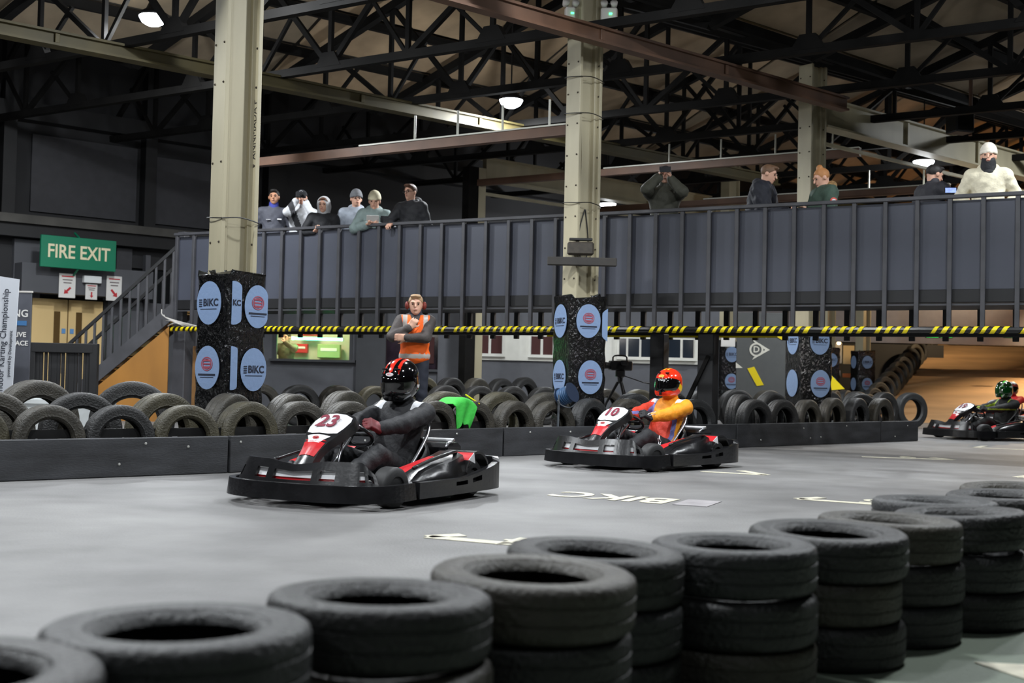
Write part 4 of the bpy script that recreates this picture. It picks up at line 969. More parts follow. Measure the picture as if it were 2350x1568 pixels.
    for i in range(N+1):
        a = 2*math.pi*i/N; rr = .155 if math.sin(a) > -.7 or True else .13; pr.append(c+x_*math.cos(a)*rr+y_*math.sin(a)*.13)
    m.tube(pr, .014, 8, caps=False)
    for a in (0, 2.2, 4.1): m.bar(c, c+x_*math.cos(a)*.15+y_*math.sin(a)*.126, .025, .008, up=ax)
    m.build('steering_wheel', kblk, k, True)
    # pedals and tank
    for s in (1, -1): MB().tube(smoothpath([(.6, s*.13, .07), (.68, s*.13, .16), (.7, s*.13, .26), (.7, s*.22, .26)], 3), .01, 6).build('pedal', kchr, k, True)
    MB().rbox((.33, .0, .15), (.1, .1, .075), .02).build('fuel_tank', M('tank_white', (190, 190, 184), .5), k)
    for s in (1, -1): MB().tube(smoothpath([(.52, s*.1, .1), (.46, s*.08, .28), (.36, s*.05, .42)], 4), .011, 6).build('fairing_stay', kchr, k, True)
    # steering fairing: a tapering shell that rises back to the number plate
    L0, L1 = V((.8, 0, .24)), V((.33, 0, .60)); secs = []; prof = ((0, .1), (.12, .075), (.3, .075), (.45, .1), (.62, .15), (.8, .172), (.94, .16), (1, .13))
    tdir = (L1-L0).normalized(); nd = V((-tdir.z, 0, tdir.x)); nd = -nd if nd.z < 0 else nd
    for t, w in prof:
        c_ = L0.lerp(L1, t)+nd*(.035*math.sin(math.pi*t)); e = .03+.02*t
        secs.append([c_+V((0, -w, -0))-nd*e*1.6, c_+V((0, -w*.98, 0)), c_+V((0, -w*.5, 0))+nd*e*.45, c_+V((0, 0, 0))+nd*e*.6, c_+V((0, w*.5, 0))+nd*e*.45, c_+V((0, w*.98, 0)), c_+V((0, w, 0))-nd*e*1.6])
    MB().loft(secs).build('steering_fairing', kblk, k, True, angle=.8)
    def on(t, w, lift=.004):
        c_ = L0.lerp(L1, t)+nd*(.035*math.sin(math.pi*t)); e = .03+.02*t; a = abs(w)
        return c_+nd*(e*(.6-.3*a-.35*max(0, a-.5)*2*.9)+lift)
    def sheet(ts, ws, name, mat):
        m = MB(); n = 8; vs = []
        for t, (wa, wb) in zip(ts, ws):
            W_ = np.interp(t, [q[0] for q in prof], [q[1] for q in prof])
            for j in range(n+1):
                w = wa+(wb-wa)*j/n; vs.append(on(t, w)+V((0, w*W_, 0)))
        fs = [(i*(n+1)+j, (i+1)*(n+1)+j, (i+1)*(n+1)+j+1, i*(n+1)+j+1) for i in range(len(ts)-1) for j in range(n)]
        m.add(vs, fs); return m.build(name, mat, k, True)
    sheet((.56, .6, .7, .85, .93, .97), ((-.5, .5), (-.86, .86), (-.9, .9), (-.9, .9), (-.84, .84), (-.5, .5)), 'number_plate', kwht)
    sheet((.4, .46, .53), ((-.5, .5), (-.62, .62), (-.78, .78)), 'white_band', kwht)
    sheet((.2, .3, .42, .455), ((-.2, .85), (-.3, .95), (-.55, .9), (-.9, -.4)), 'red_band', kred)
    sheet((.2, .3, .42, .455), ((.2, -.85), (.3, -.95), (.4, -.9), (.9, .5)), 'red_band', kred)
    m = MB(); o = on(.47, 0, .006); annulus(m, .02, .026, o, V((0, 1, 0)), tdir, nd, .002, 16, .6); m.box(o+nd*.002, (.004, .016, .003)); m.build('band_emblem', kred, k)
    return on(.77, 0, .013), tdir
kart0 = None; KS = .96
KMS = {}
def kart(p, head, num, label, size=.17):
    global kart0
    if kart0 is None:
        kart0 = empty('go_kart'); KMS['np'] = kart_base(kart0); k = kart0
    else:
        k = copy_tree(kart0)
        for ch in list(k.children):
            if ch.name.startswith('race_number'): bpy.data.objects.remove(ch)
    k.location = (p.x, p.y, 0); k.rotation_euler = (0, 0, head); k.scale = (KS, KS, KS); tag(k, label, 'go-kart', 'go-karts on the track')
    if num:
        o, td = KMS['np']; text('race_number', num, size, kmar, k, o, (0, 1, 0), td, .002, bold=.004)
    return k
h23 = math.radians(-117); p23 = G(836, 1141); h10 = math.radians(-133); p10 = G(1466, 1070)
kart(p23, h23, '23', 'black and red go-kart with the number 23 plate at centre left')
kart(p10, h10, '10', 'black and red go-kart with the number 10 plate driven by the orange driver')
p19 = G(2258, 1008); h19 = math.radians(-158); pR = G(2300, 980); hR = math.radians(-135)
kart(p19, h19, '19', 'dark go-kart with the number 19 plate at the right edge')
kart(pR, hR, '', 'go-kart of the red-suited driver cut off by the right edge')
# ================================================================== PEOPLE
skinm = {'fair': M('skin_fair', (214, 166, 142), .55), 'tan': M('skin_tan', (190, 138, 108), .55)}
eye_d = M('eye_dark', (28, 20, 18), .3); lipm = M('lips', (160, 92, 84), .5)
eme = MB().lathe([(0, -.009), (.007, -.006), (.0095, 0), (.007, .006), (0, .009)], 10).mesh('eye', eye_d, True)
def hm(c, R): return lambda x, y, z: V(c)+R@V((x, y, z))
def head_prims(c, R, neck, k=.02):
    h = hm(c, R); Rt = [list(r) for r in R]
    return [('e', h(0, -.012, .025), (.077, .096, .089), Rt, k), ('e', h(0, .022, -.042), (.058, .068, .07), Rt, .03), ('e', h(0, .066, -.088), (.026, .022, .02), Rt, .02),
            ('c', h(0, .09, .018), h(0, .112, -.02), .009, .014, .012), ('e', h(0, .08, .03), (.055, .018, .011), Rt, .012), ('e', h(.08, -.008, -.005), (.012, .024, .033), Rt, .008), ('e', h(-.08, -.008, -.005), (.012, .024, .033), Rt, .008),
            ('e', h(0, .088, -.052), (.026, .012, .011), Rt, .01), ('c', h(0, -.02, -.06), neck, .055, .062, .03),
            ('e', h(.033, .1, .012), (.02, .016, .012), Rt, .008, 's'), ('e', h(-.033, .1, .012), (.02, .016, .012), Rt, .008, 's')]
def face_parts(c, R, parent, brow, glasses=None):
    h = hm(c, R)
    for s in (1, -1):
        link('eye', eme, parent, h(s*.033, .085, .011)); b = MB().tube([h(s*.05, .083, .031), h(s*.033, .093, .035), h(s*.016, .095, .032)], [.003, .005, .004], 5).build('eyebrow', brow, parent)
    MB().tube([h(-.022, .092, -.054), h(0, .1, -.053), h(.022, .092, -.054)], [.003, .006, .003], 6).build('lips', lipm, parent, True)
    if glasses:
        m = MB()
        for s in (1, -1):
            pts = [h(s*.033+.024*math.cos(a), .105, .01+.017*math.sin(a)) for a in [i*math.pi/6 for i in range(13)]]; m.tube(pts, .0025, 5, caps=False); m.tube([h(s*.057, .104, .014), h(s*.082, -.005, .012)], .0025, 5)
        m.tube([h(-.01, .106, .014), h(.01, .106, .014)], .0025, 5); m.build('glasses', glasses, parent)
def hand_prims(w, d, n, curl, side, sc=1.):
    w, d, n = V(w), V(d).normalized(), V(n); n = (n-d*n.dot(d)).normalized(); l = d.cross(n)*side
    R = Matrix((l, d, n)).transposed(); Rt = [list(r) for r in R]; P = [('b', w+d*.048*sc, (.042*sc, .05*sc, .016*sc), Rt, .012), ('c', w-d*.03, w+d*.02, .026*sc, .024*sc, .02)]
    for o, L in ((-.033, .07), (-.011, .08), (.011, .076), (.033, .06)):
        b = w+d*.092*sc+l*o*sc; a1 = curl*.8; a2 = curl*1.9; m1 = b+(d*math.cos(a1)+n*math.sin(a1))*L*.52*sc; m2 = m1+(d*math.cos(a2)+n*math.sin(a2))*L*.5*sc
        P += [('c', b-d*.01, m1, .0105*sc, .0095*sc, .004), ('c', m1, m2, .0095*sc, .008*sc, .004)]
    b = w+d*.03*sc-l*.036*sc; m1 = b+(d*.6-l*.6+n*.45).normalized()*.045*sc; m2 = m1+(d*.75+n*.6*min(1, curl)).normalized()*.035*sc
    return P+[('c', b, m1, .013*sc, .011*sc, .008), ('c', m1, m2, .011*sc, .009*sc, .004)]
def ik(a, b, l1, l2, hint):
    a, b = V(a), V(b); d = b-a; L = min(d.length, (l1+l2)*.995); u = d.normalized(); x = (l1*l1-l2*l2+L*L)/(2*L); h = math.sqrt(max(l1*l1-x*x, 0)); q = V(hint); q = (q-u*q.dot(u)).normalized()
    return a+u*x+q*h, a+u*L
def joints(ht, lean=0., hunch=0., turn=0.):
    s = ht/1.75; J = {'s': s}; f = V((math.sin(0), 1, 0))
    J['pel'] = V((0, 0, .95*s)); J['neck'] = V((0, lean, 1.475*s-hunch)); J['head'] = V((0, lean+.03+hunch*.5, 1.75*s-.113-hunch))
    for k, q in (('R', 1), ('L', -1)):
        J['sh'+k] = V((q*.185*s, lean*.9-.005, 1.415*s-hunch)); J['hip'+k] = V((q*.09*s, 0, .92*s)); J['kn'+k] = V((q*.1*s, .015, .49*s)); J['an'+k] = V((q*.11*s, -.02, .09*s)); J['toe'+k] = V((q*.13*s, .15, .035))
    return J
def arm(J, k, wr, hint, hd, hn, curl=.5, lens=(.29, .255)):
    e, w = ik(J['sh'+k], wr, lens[0]*J['s'], lens[1]*J['s'], hint); J['el'+k] = e; J['wr'+k] = w; J['hd'+k] = V(hd); J['hn'+k] = V(hn); J['cu'+k] = curl
def torso(J, p, k=.05):
    a, b = J['pel'], J['neck']; up = (b-a).normalized(); right = (J['shR']-J['shL']).normalized(); f = up.cross(right).normalized(); right = f.cross(up); R = Matrix((right, f, up)).transposed(); Rt = [list(r) for r in R]; s = J['s']
    at = lambda t, y=0: a.lerp(b, t)+f*y
    return [('c', J['shL'].lerp(J['shR'], .06), J['shR'].lerp(J['shL'], .06), .062+p, .062+p, k), ('e', at(.68), (.165*s+p, .112*s+p, .2*s), Rt, k), ('e', at(.34, .01), (.148*s+p, .112*s+p, .19*s), Rt, k), ('e', at(.04), (.165*s+p, .12*s+p, .13*s), Rt, k), ('c', at(.9), at(1.0), .075+p, .06+p*.4, k)], R, f
def arms(J, p, k=.03, wrist=.0):
    o = []
    for q in 'LR': o += [('c', J['sh'+q], J['el'+q], .054+p, .044+p, k), ('c', J['el'+q], J['wr'+q].lerp(J['el'+q], .06), .044+p, .031+p, .02)]
    return o
def legs_(J, p, k=.03):
    o = []
    for q in 'LR': o += [('c', J['hip'+q], J['kn'+q], .078+p, .055+p, k), ('c', J['kn'+q], J['an'+q], .055+p, .04+p, .02)]
    return o
def shoes(J, parent, mat, h=.014):
    for q in 'LR':
        a, t = J['an'+q], J['toe'+q]; d = (t-a).normalized(); soft('shoe', [('c', a, a.lerp(t, .35), .047, .045, .02), ('c', a.lerp(t, .3)-V((0, 0, .01)), t, .042, .034, .02)], h, mat, parent)
def person(loc, rz, J, hf, label, coat, cmat, puff=.02, skin='fair', top='hair', tmat=None, trous=None, bare=True, res=.012, hup=(0, 0, 1), glasses=None, wr=.0015, cmfn=None, group=None, brow=None, collar=None, name='person'):
    r = empty(name, loc, rz, label, 'person', group); c = J['head']; R = R3(hf, hup); h = hm(c, R); Rt = [list(q) for q in R]
    tp_, TR, tf = torso(J, -.012); P = tp_+arms(J, -.012)+legs_(J, -.012)+head_prims(c, R, J['neck'])
    for q, sd in (('R', 1), ('L', -1)): P += hand_prims(J['wr'+q], J['hd'+q], J['hn'+q], J['cu'+q], sd)
    for q in 'LR': P += [('c', J['an'+q], J['toe'+q], .035, .025, .02)]
    body = soft('body', P, res, skinm[skin], r); face_parts(c, R, body, brow or tmat or eye_d, glasses)
    tp2, _, _ = torso(J, puff); cp = tp2+arms(J, puff*.9)
    if 'long' in coat: cp += [('c', J['hipL'], J['knL'].lerp(J['hipL'], .55), .1+puff, .1+puff, .05), ('c', J['hipR'], J['knR'].lerp(J['hipR'], .55), .1+puff, .1+puff, .05)]
    ct = soft('jacket', cp, .014, cmat, r, wr*1.5, cmfn)
    if 'hood' in coat:   # hood lying on the back of the neck
        n = J['neck']; soft('hood', [('e', n-tf*.09+V((0, 0, .035)), (.13, .07, .07), [list(q) for q in TR], .02), ('c', n+TR@V((.085, -.02, .03)), n+TR@V((.05, .07, -.02)), .032, .026, .03), ('c', n+TR@V((-.085, -.02, .03)), n+TR@V((-.05, .07, -.02)), .032, .026, .03)], .013, collar or (cmat[0] if isinstance(cmat, list) else cmat), r, .001)
    elif 'collar' in coat:
        n = J['neck']; soft('collar', [('c', n+V((0, 0, -.02)), n.lerp(c, .42), .085, .072, .02)], .013, collar or cmat, r, .0008)
    soft('trousers', [('e', J['pel']-V((0, 0, .02)), (.155*J['s'], .115*J['s'], .11), I3, .03)]+legs_(J, .012), .018, trous or M('denim_dark', (38, 42, 54), .8), r, .002)
    shoes(J, r, M('shoe_black', (28, 28, 30), .5), .016)
    if top == 'hair':
        soft('hair', [('e', h(0, -.018, .036), (.086, .1, .09), Rt, .01), ('e', h(0, .055, .1), (.06, .045, .025), Rt, .02), ('p', h(0, .04, .035), R@V((0, .75, -.66)))], .009, tmat, r, .0012)
    elif top == 'bun':
        soft('hair', [('e', h(0, -.018, .034), (.085, .1, .09), Rt, .01), ('e', h(0, -.03, .13), (.042, .042, .036), Rt, .015), ('p', h(0, .045, .03), R@V((0, .8, -.6)))], .009, tmat, r, .002)
    elif top == 'beanie':
        soft('beanie', [('e', h(0, -.014, .05), (.096, .11, .112), Rt, .01), ('e', h(0, -.022, .1), (.066, .078, .062), Rt, .03), ('p', h(0, 0, .032), R@V((0, .1, -1)))], .009, tmat, r, .0006)
        soft('beanie_fold', [('e', h(0, -.012, .045), (.099, .113, .07), Rt, .01), ('p', h(0, 0, .022), R@V((0, .1, -1))), ('p', h(0, 0, .07), R@V((0, -.1, 1)))], .009, tmat, r, .0006)
    elif top == 'cap':
        cp_ = soft('cap', [('e', h(0, -.014, .045), (.089, .105, .088), Rt, .01), ('p', h(0, 0, .036), R@V((0, .05, -1)))], .009, tmat, r)
        soft('cap_peak', [('e', h(0, .115, .04), (.07, .07, .012), [list(q) for q in R], .005)], .008, tmat, r)
    elif top == 'hoodup':
        soft('hood', [('e', h(0, -.03, .02), (.105, .115, .125), Rt, .02), ('c', h(0, -.05, -.05), J['neck']-tf*.03, .1, .1, .04), ('e', h(0, .12, -.005), (.07, .09, .095), Rt, .01, 's')], .011, tmat, r, .001)
        soft('fringe', [('e', h(0, .005, .05), (.082, .1, .075), Rt, .01), ('p', h(0, .05, .055), R@V((0, .7, -.7)))], .009, brow or eye_d, r)
    return r, h
def facecam(p, dx=0.): return math.atan2(-p.y, -p.x)-math.pi/2+dx
def to_local(r, v):   # world direction to the person's frame
    return Matrix.Rotation(-r, 3, 'Z')@V(v)
def C_(n, c, r=.75, **k): return M('cloth_'+n, c, r, var=.12, scale=14, bump=.25, bscale=40, **k)
blackc = C_('black', (30, 31, 35)); 
def deck(px, off, pytop, hat=0.):
    p = bridge(px, off); x, y, z = proj(V((p.x, p.y, 2.5))); d = p.y
    zt = D(px, pytop, d).z; return V((p.x, p.y, ZF-.005)), zt-ZF-hat
SG = 'spectators on the footbridge'
def rest(J, s=1., z=None, y=.24, x=.13):
    if z and z < 1.1: y = .07   # both hands on the rail in front
    z = z or 1.12
    for k, q in (('R', 1), ('L', -1)): arm(J, k, (q*x, y, z), (q*.8, -.5, -.3), (-.2*q, .9, 0), (0, 0, -1), .6)
def hang(J, k):
    q = 1 if k == 'R' else -1; arm(J, k, (q*.26*J['s'], .06, .9*J['s']), (q*.3, -1, 0), (0, .15, -1), (-q, 0, 0), .5)
# -- 1 man in dark grey jacket with blue collar
p, ht = deck(626, .34, 437); J = joints(ht, .03); rest(J, y=.22, z=1.0); rz = facecam(p)
r, h = person(p, rz, J, to_local(0, (0.15, 1, -.05)), 'man in a dark grey zipped jacket with a blue collar, leftmost spectator on the footbridge', 'collar', C_('charcoal', (74, 76, 86)), .02, 'tan', 'hair', C_('hair_black', (26, 22, 20), .6), group=SG, collar=C_('royal', (58, 66, 150)))
MB().rbox(J['pel'].lerp(J['neck'], .66)+V((-.09, .15, 0)), (.035, .012, .01), .003).build('chest_badge', kwht, r); MB().rbox(J['pel'].lerp(J['neck'], .64)+V((.08, .15, 0)), (.035, .012, .004), .002).build('chest_badge', kwht, r)
# -- 2 person filming, cap, white jacket
p, ht = deck(689, .6, 437, .01); J = joints(ht, .03); rz = facecam(p); hd = J['head']
arm(J, 'R', (.075, .24, hd.z-.06), (.6, .2, -.9), (-.3, .2, .9), (-1, 0, .2), .9); arm(J, 'L', (-.06, .24, hd.z-.08), (-.5, .3, -.9), (.3, .2, .9), (1, 0, .2), .9)
whc = C_('white', (214, 216, 220)); 
r, h = person(p, rz, J, (.1, 1, 0), 'spectator in a black cap and white jacket filming with a small camera', 'collar', [whc, C_('dark_panel', (58, 58, 62))], .022, 'fair', 'cap', C_('cap_black', (34, 36, 42)), group=SG, cmfn=lambda c: ((np.abs(c[:, 0]-.02-(c[:, 2]-1.2)*.4) < .05) & (c[:, 1] > .05)).astype(int), brow=C_('hair_black', (26, 22, 20), .6))
m = MB(); annulus(m, .018, .023, h(0, .098, .085), V((1, 0, 0)), V((0, .2, 1)).normalized(), V((0, 1, -.2)).normalized(), .012, 16); m.build('cap_badge', kwht, r)
def wpt(r, loc, rz): return V(loc)+Matrix.Rotation(rz, 3, 'Z')@V(r)
q = wpt((.01, .3, hd.z+.015), p, rz); e = empty('compact_camera', q, rz, 'small black camera held up by the spectator in the cap', 'camera'); MB().rbox((0, 0, 0), (.08, .035, .045), .01).build('body', blackc, e); MB().lathe([(.0, 0), (.025, 0), (.022, .04), (0, .04)], 14, mat=Matrix.Rotation(-math.pi/2, 3, 'X')).build('lens', house, e, loc=(.0, .03, 0))
# -- 3 woman with grey hood
p, ht = deck(740, .3, 452, .02); J = joints(ht, .03); rz = facecam(p); hang(J, 'L'); arm(J, 'R', (.12, .24, 1.08), (.8, -.4, -.4), (-.4, .8, .3), (0, 0, 1), .9)
r, h = person(p, rz, J, (.25, 1, -.1), 'spectator with a pale grey hood up and a black jacket', 'collar', blackc, .022, 'fair', 'hoodup', C_('pale_grey', (186, 186, 188)), group=SG, collar=C_('pale_grey', (186, 186, 188)), brow=C_('hair_brown', (84, 54, 36), .6))
arm_ = None
# -- 4 beanie and light grey coat
p, ht = deck(815, .66, 437, .03); J = joints(ht, .03); rz = facecam(p); rest(J, y=.2, z=1.0)
person(p, rz, J, (-.2, 1, -.02), 'spectator in a grey beanie, glasses and light blue-grey hooded coat', 'hood', C_('ice_grey', (160, 168, 180)), .035, 'fair', 'beanie', C_('mid_grey', (110, 112, 116)), group=SG, glasses=house)
# -- 5 cream beanie and teal coat
p, ht = deck(857, .28, 441, .03); J = joints(ht, .03); rz = facecam(p); arm(J, 'R', (.1, .27, 1.14), (.8, -.3, -.5), (-.4, .9, .1), (0, 0, 1), .6); arm(J, 'L', (-.08, .27, 1.13), (-.8, -.3, -.5), (.4, .9, .1), (0, 0, 1), .6)
person(p, rz, J, (.15, 1, -.25), 'spectator in a cream beanie and grey-green hooded coat reading a leaflet', 'hood', [C_('sage', (124, 140, 138)), blackc], .035, 'fair', 'beanie', C_('cream_knit', (216, 208, 178)), group=SG, cmfn=lambda c: (c[:, 0] > .1).astype(int)*0+((c[:, 0] < -.09) & (c[:, 2] < 1.3)).astype(int))
q = wpt((.02, .42, 1.22), p, rz); e = empty('leaflet', q, rz, 'white leaflet held by the spectator in the cream beanie', 'leaflet'); MB().rbox((0, 0, 0), (.09, .06, .004), .001, mat=Matrix.Rotation(.7, 3, 'X')).build('sheet', wsg, e); MB().rbox((.0, -.005, .01), (.05, .03, .003), .001, mat=Matrix.Rotation(.7, 3, 'X')).build('print_block', navy, e)
# -- 6 man with glasses leaning on the rail
p, ht = deck(945, .34, 425); J = joints(ht, .05); rz = facecam(p, -.55); arm(J, 'R', (.14, .34, 1.14), (.8, -.5, -.2), (-.1, .9, -.3), (0, 0, -1), .8); hang(J, 'L')
r, h = person(p, rz, J, (.12, 1, -.1), 'man with glasses in a black hooded jacket resting a hand on the rail', 'hood', blackc, .03, 'fair', 'hair', C_('hair_brown', (84, 54, 36), .6), group=SG, glasses=house)
# -- 7 man in olive jacket filming
p, ht = deck(1523, .75, 385); J = joints(ht, .03); rz = facecam(p); hd = J['head']
for k, q in (('R', 1), ('L', -1)): arm(J, k, (q*.075, .22, hd.z-.04-.03*(q < 0)), (q*.75, .15, -.9), (-q*.25, .1, .9), (-q, .2, .1), .9)
person(p, rz, J, (0, 1, 0), 'man in an olive jacket filming with a phone raised to his face', 'collar', C_('olive', (62, 62, 52)), .035, 'fair', 'hair', C_('hair_dark', (44, 34, 28), .6), group=SG)
q = wpt((0, .33, hd.z+.04), p, rz); e = empty('phone', q, rz, 'black phone held up by the man in the olive jacket', 'phone'); MB().rbox((0, 0, 0), (.075, .006, .038), .002).build('body', blackc, e); MB().rbox((.05, .008, .02), (.012, .003, .01), .002).build('camera_bump', house, e)
# -- 8 man in black puffer seen from the side
p, ht = deck(1735, .55, 384, -.04); J = joints(ht+.02, .1, .04); rz = facecam(p, 1.35); arm(J, 'R', (.1, .36, 1.12), (.6, -.7, -.3), (0, .9, -.2), (-1, 0, 0), .5); arm(J, 'L', (-.08, .36, 1.12), (-.6, -.7, -.3), (0, .9, -.2), (1, 0, 0), .5)
person(p, rz, J, (0, 1, -.35), 'man in a navy black puffer coat bending over the rail, left of the rear column', 'hood', C_('puffer', (30, 32, 42)), .07, 'fair', 'hair', C_('hair_light_brown', (110, 82, 60), .6), group=SG, wr=.003)
# -- 9 woman in green parka with fur hood
p, ht = deck(1898, .45, 381, .04); J = joints(ht, .06); rz = facecam(p, -1.1); arm(J, 'R', (.1, .32, 1.1), (.6, -.7, -.3), (0, .9, 0), (-1, 0, 0), .6); arm(J, 'L', (-.12, .3, 1.08), (-.6, -.7, -.3), (0, .9, 0), (1, 0, 0), .6)
r, h = person(p, rz, J, (0, 1, -.45), 'woman with ginger hair in a bun and a green parka with fur hood', 'hood', C_('parka_green', (58, 78, 66)), .04, 'fair', 'bun', C_('hair_ginger', (176, 120, 70), .6), group=SG, collar=M('fur_tan', (176, 140, 92), .9, var=.4, scale=60, bump=1, bscale=90))
el = J['shL'].lerp(J['elL'], .5); MB().prism(ellipse(.045, .042), el+V((-.088, 0, 0)), (0, -1, 0), (0, 0, 1), (-1, 0, 0), .012).build('arm_patch', M('patch_red', (206, 84, 70), .6), r); MB().prism(ellipse(.028, .022), el+V((-.101, 0, 0)), (0, -1, 0), (0, 0, 1), (-1, 0, 0), .003).build('patch_centre', kwht, r)
# -- 10 man in dark jacket looking away
p, ht = deck(2132, .55, 378); J = joints(ht, .04); rz = facecam(p, 2.3); hang(J, 'L'); arm(J, 'R', (.2, .34, 1.16), (.7, -.6, -.3), (0, .8, .4), (-1, 0, .2), .9)
person(p, rz, J, (.1, 1, -.3), 'man with dark hair and a charcoal jacket turned away, below the round lamp', 'collar', C_('slate_black', (44, 44, 50)), .03, 'fair', 'hair', C_('hair_black', (26, 22, 20), .6), group=SG)
q = bridge(2180, .3); zz = D(2180, 437, q.y).z; e = empty('phone', (q.x, q.y, zz), facecam(q)+.2, 'phone with a lit screen held above the handrail', 'phone'); MB().rbox((0, 0, 0), (.07, .006, .035), .004).build('body', kblk, e); MB().box((0, .0075, 0), (.06, .001, .028)).build('screen', M('phone_screen', (130, 150, 220), .3, var=.7, scale=30, emit=1.2), e)
# -- 11 cream puffer coat and beanie
p, ht = deck(2266, .34, 330, .04); J = joints(ht, .02); rz = facecam(p); rest(J, y=.12, z=1.0, x=.15)
person(p, rz, J, (.05, 1, -.03), 'person in a cream puffer coat, pale beanie and black scarf on the footbridge', 'hood', C_('cream_puffer', (226, 218, 192)), .032, 'fair', 'beanie', C_('pale_knit', (228, 220, 206)), group=SG, wr=.0016)
n = wpt(J['neck'], p, rz); e = empty('scarf', (n.x, n.y, n.z), rz, 'black scarf around the neck of the person in the cream coat', 'scarf'); soft('wrap', [('c', (0, .02, -.02), (0, .04, .1), .09, .08, .02)], .011, blackc, e, .0015); soft('fold', [('e', (0, .09, -.03), (.06, .03, .04), I3, .02)], .012, blackc, e)
# -- marshal in orange vest on a low step
p = D(948, 950, 13.9); p.z = 0; zt = D(944, 677, p.y).z
q = empty('step_box', (p.x, p.y, 0), 0, 'low dark step box under the marshal behind the tyres', 'step'); MB().rbox((0, 0, .1), (.26, .24, .1), .01).build('box', kblk, q); MB().rbox((0, 0, .205), (.27, .25, .01), .004).build('tread', pg, q)
J = joints(zt-.22, .0); rz = facecam(p); arm(J, 'R', (.06, .18, J['neck'].z-.13), (.8, .2, -.7), (-.5, .1, .8), (-.3, -.9, 0), 1.3); arm(J, 'L', (.1, .22, J['pel'].z+.22), (-.9, .1, -.4), (.95, .1, 0), (0, -1, 0), .8)
p.z = .215
org = M('hi_vis_orange', (255, 104, 20), .7, var=.08, scale=10); silver = M('reflective_tape', (176, 168, 162), .4)
r, h = person(p, rz, J, (.03, 1, -.04), 'marshal in an orange hi-vis vest with hand raised to the chin behind the tyre barrier', 'collar', C_('dark_hoodie', (66, 60, 58)), .018, 'fair', 'hair', C_('hair_fair', (178, 146, 112), .6), collar=C_('neck_navy', (34, 38, 50)))
tt, TR, tf = torso(J, .034); zb_ = J['pel'].z
def vest(c):
    z = c[:, 2]-zb_; x = c[:, 0]; o = (np.abs(z-.02) < .026) | (np.abs(z-.2) < .026) | ((np.abs(np.abs(x)-.115) < .024) & (z > .2)); return o.astype(int)
soft('hi_vis_vest', tt[1:]+[('c', J['shL'].lerp(J['shR'], .12), J['shR'].lerp(J['shL'], .12), .09, .09, .04), ('c', J['neck']+V((0, .06, .1)), J['neck']+V((0, .13, -.12)), .07, .02, .02, 's'), ('p', J['neck']+V((0, 0, .02)), (0, 0, 1)), ('p', J['pel']-V((0, 0, .16)), (0, 0, -1))], .013, [org, silver], r, .0012, vest)
qh = wpt(J['head'], p, rz); e = empty('ear_defenders', (qh.x, qh.y, qh.z), rz, 'orange ear defenders worn by the marshal', 'ear defenders')
m = MB(); m.tube([(.092*math.cos(a), -.005, .01+.115*math.sin(a)) for a in [math.pi*i/14 for i in range(15)]], .008, 6); m.build('headband', house, e, True)
for s in (1, -1): soft('ear_cup', [('e', (s*.098, -.005, -.005), (.026, .038, .048), I3, .01)], .008, M('ear_cup_orange', (120, 44, 34), .6), e)
# -- person in the booth
p = D(655, 900, 26.25); p.z = 0; zt = D(655, 763, 26.25).z; J = joints(zt, .04); rz = facecam(p, -.2); arm(J, 'L', (-.02, .3, zt-.22), (-.8, .2, -.6), (.3, .2, .8), (1, 0, 0), .9); arm(J, 'R', (.2, .3, J['pel'].z+.12), (.8, -.4, -.4), (-.2, .9, 0), (0, 0, -1), .5)
person(p, rz, J, (.3, 1, -.05), 'person in a khaki jacket behind the lit office window', 'collar', C_('khaki', (96, 92, 70)), .025, 'fair', 'hair', C_('hair_dark', (44, 34, 28), .6))
# ================================================================== DRIVERS
def helmet(loc, rz, c, hf, label, cols, mfn, vis, badge=None, stripe=None):
    q = wpt(c, loc, rz); e = empty('race_helmet', q, rz, label, 'helmet'); R = R3(hf); Rt = [list(r) for r in R]; h = hm((0, 0, 0), R)
    Ri = np.array(R.transposed(), dtype=np.float32)
    def f2(cn): return mfn(cn@Ri.T)
    soft('shell', [('e', h(0, -.012, .025), (.132, .158, .132), Rt, .02), ('e', h(0, .05, -.075), (.108, .105, .075), Rt, .06), ('c', h(-.05, .11, -.085), h(.05, .11, -.085), .04, .04, .04), ('e', h(0, -.03, -.06), (.118, .125, .08), Rt, .05), ('p', h(0, 0, -.13), R@V((0, .1, -1)))], .008, cols, e, mfn=f2)
    soft('visor', [('e', h(0, .0, .008), (.1345, .163, .12), Rt, .02), ('e', h(0, .052, -.045), (.12, .123, .07), Rt, .03), ('p', h(0, .0, -.072), R@V((0, -.08, -1))), ('p', h(0, 0, .078), R@V((0, .1, 1))), ('p', h(0, .0, 0), R@V((0, -1, 0)))], .008, vis, e)
    for s in (1, -1): MB().lathe([(0, .012), (.016, .01), (.02, 0)], 14, mat=Matrix.Rotation(s*math.pi/2, 3, 'Y')).build('visor_pivot', kblk, e, True, loc=h(s*.128, .012, .01))
    if badge: m = MB(); m.prism(ellipse(.03, .014)[::-1], h(0, .128, .086), R@V((-1, 0, 0)), R@V((0, -.5, .87)), R@V((0, .87, .5)), .008); m.build('brow_badge', badge[0], e); text('badge_lettering', badge[1], .018, badge[2], e, h(0, .1352, .09), R@V((-1, 0, 0)), R@V((0, -.5, .87)), .0005)
    for s in (1, -1): MB().rbox((0, 0, 0), (.012, .02, .006), .003).build('vent', kblk, e, loc=h(s*.05, .1, .118))
    MB().rbox((0, 0, 0), (.03, .012, .016), .004).build('chin_vent', kblk, e, loc=h(0, .148, -.09))
    return e, h, R
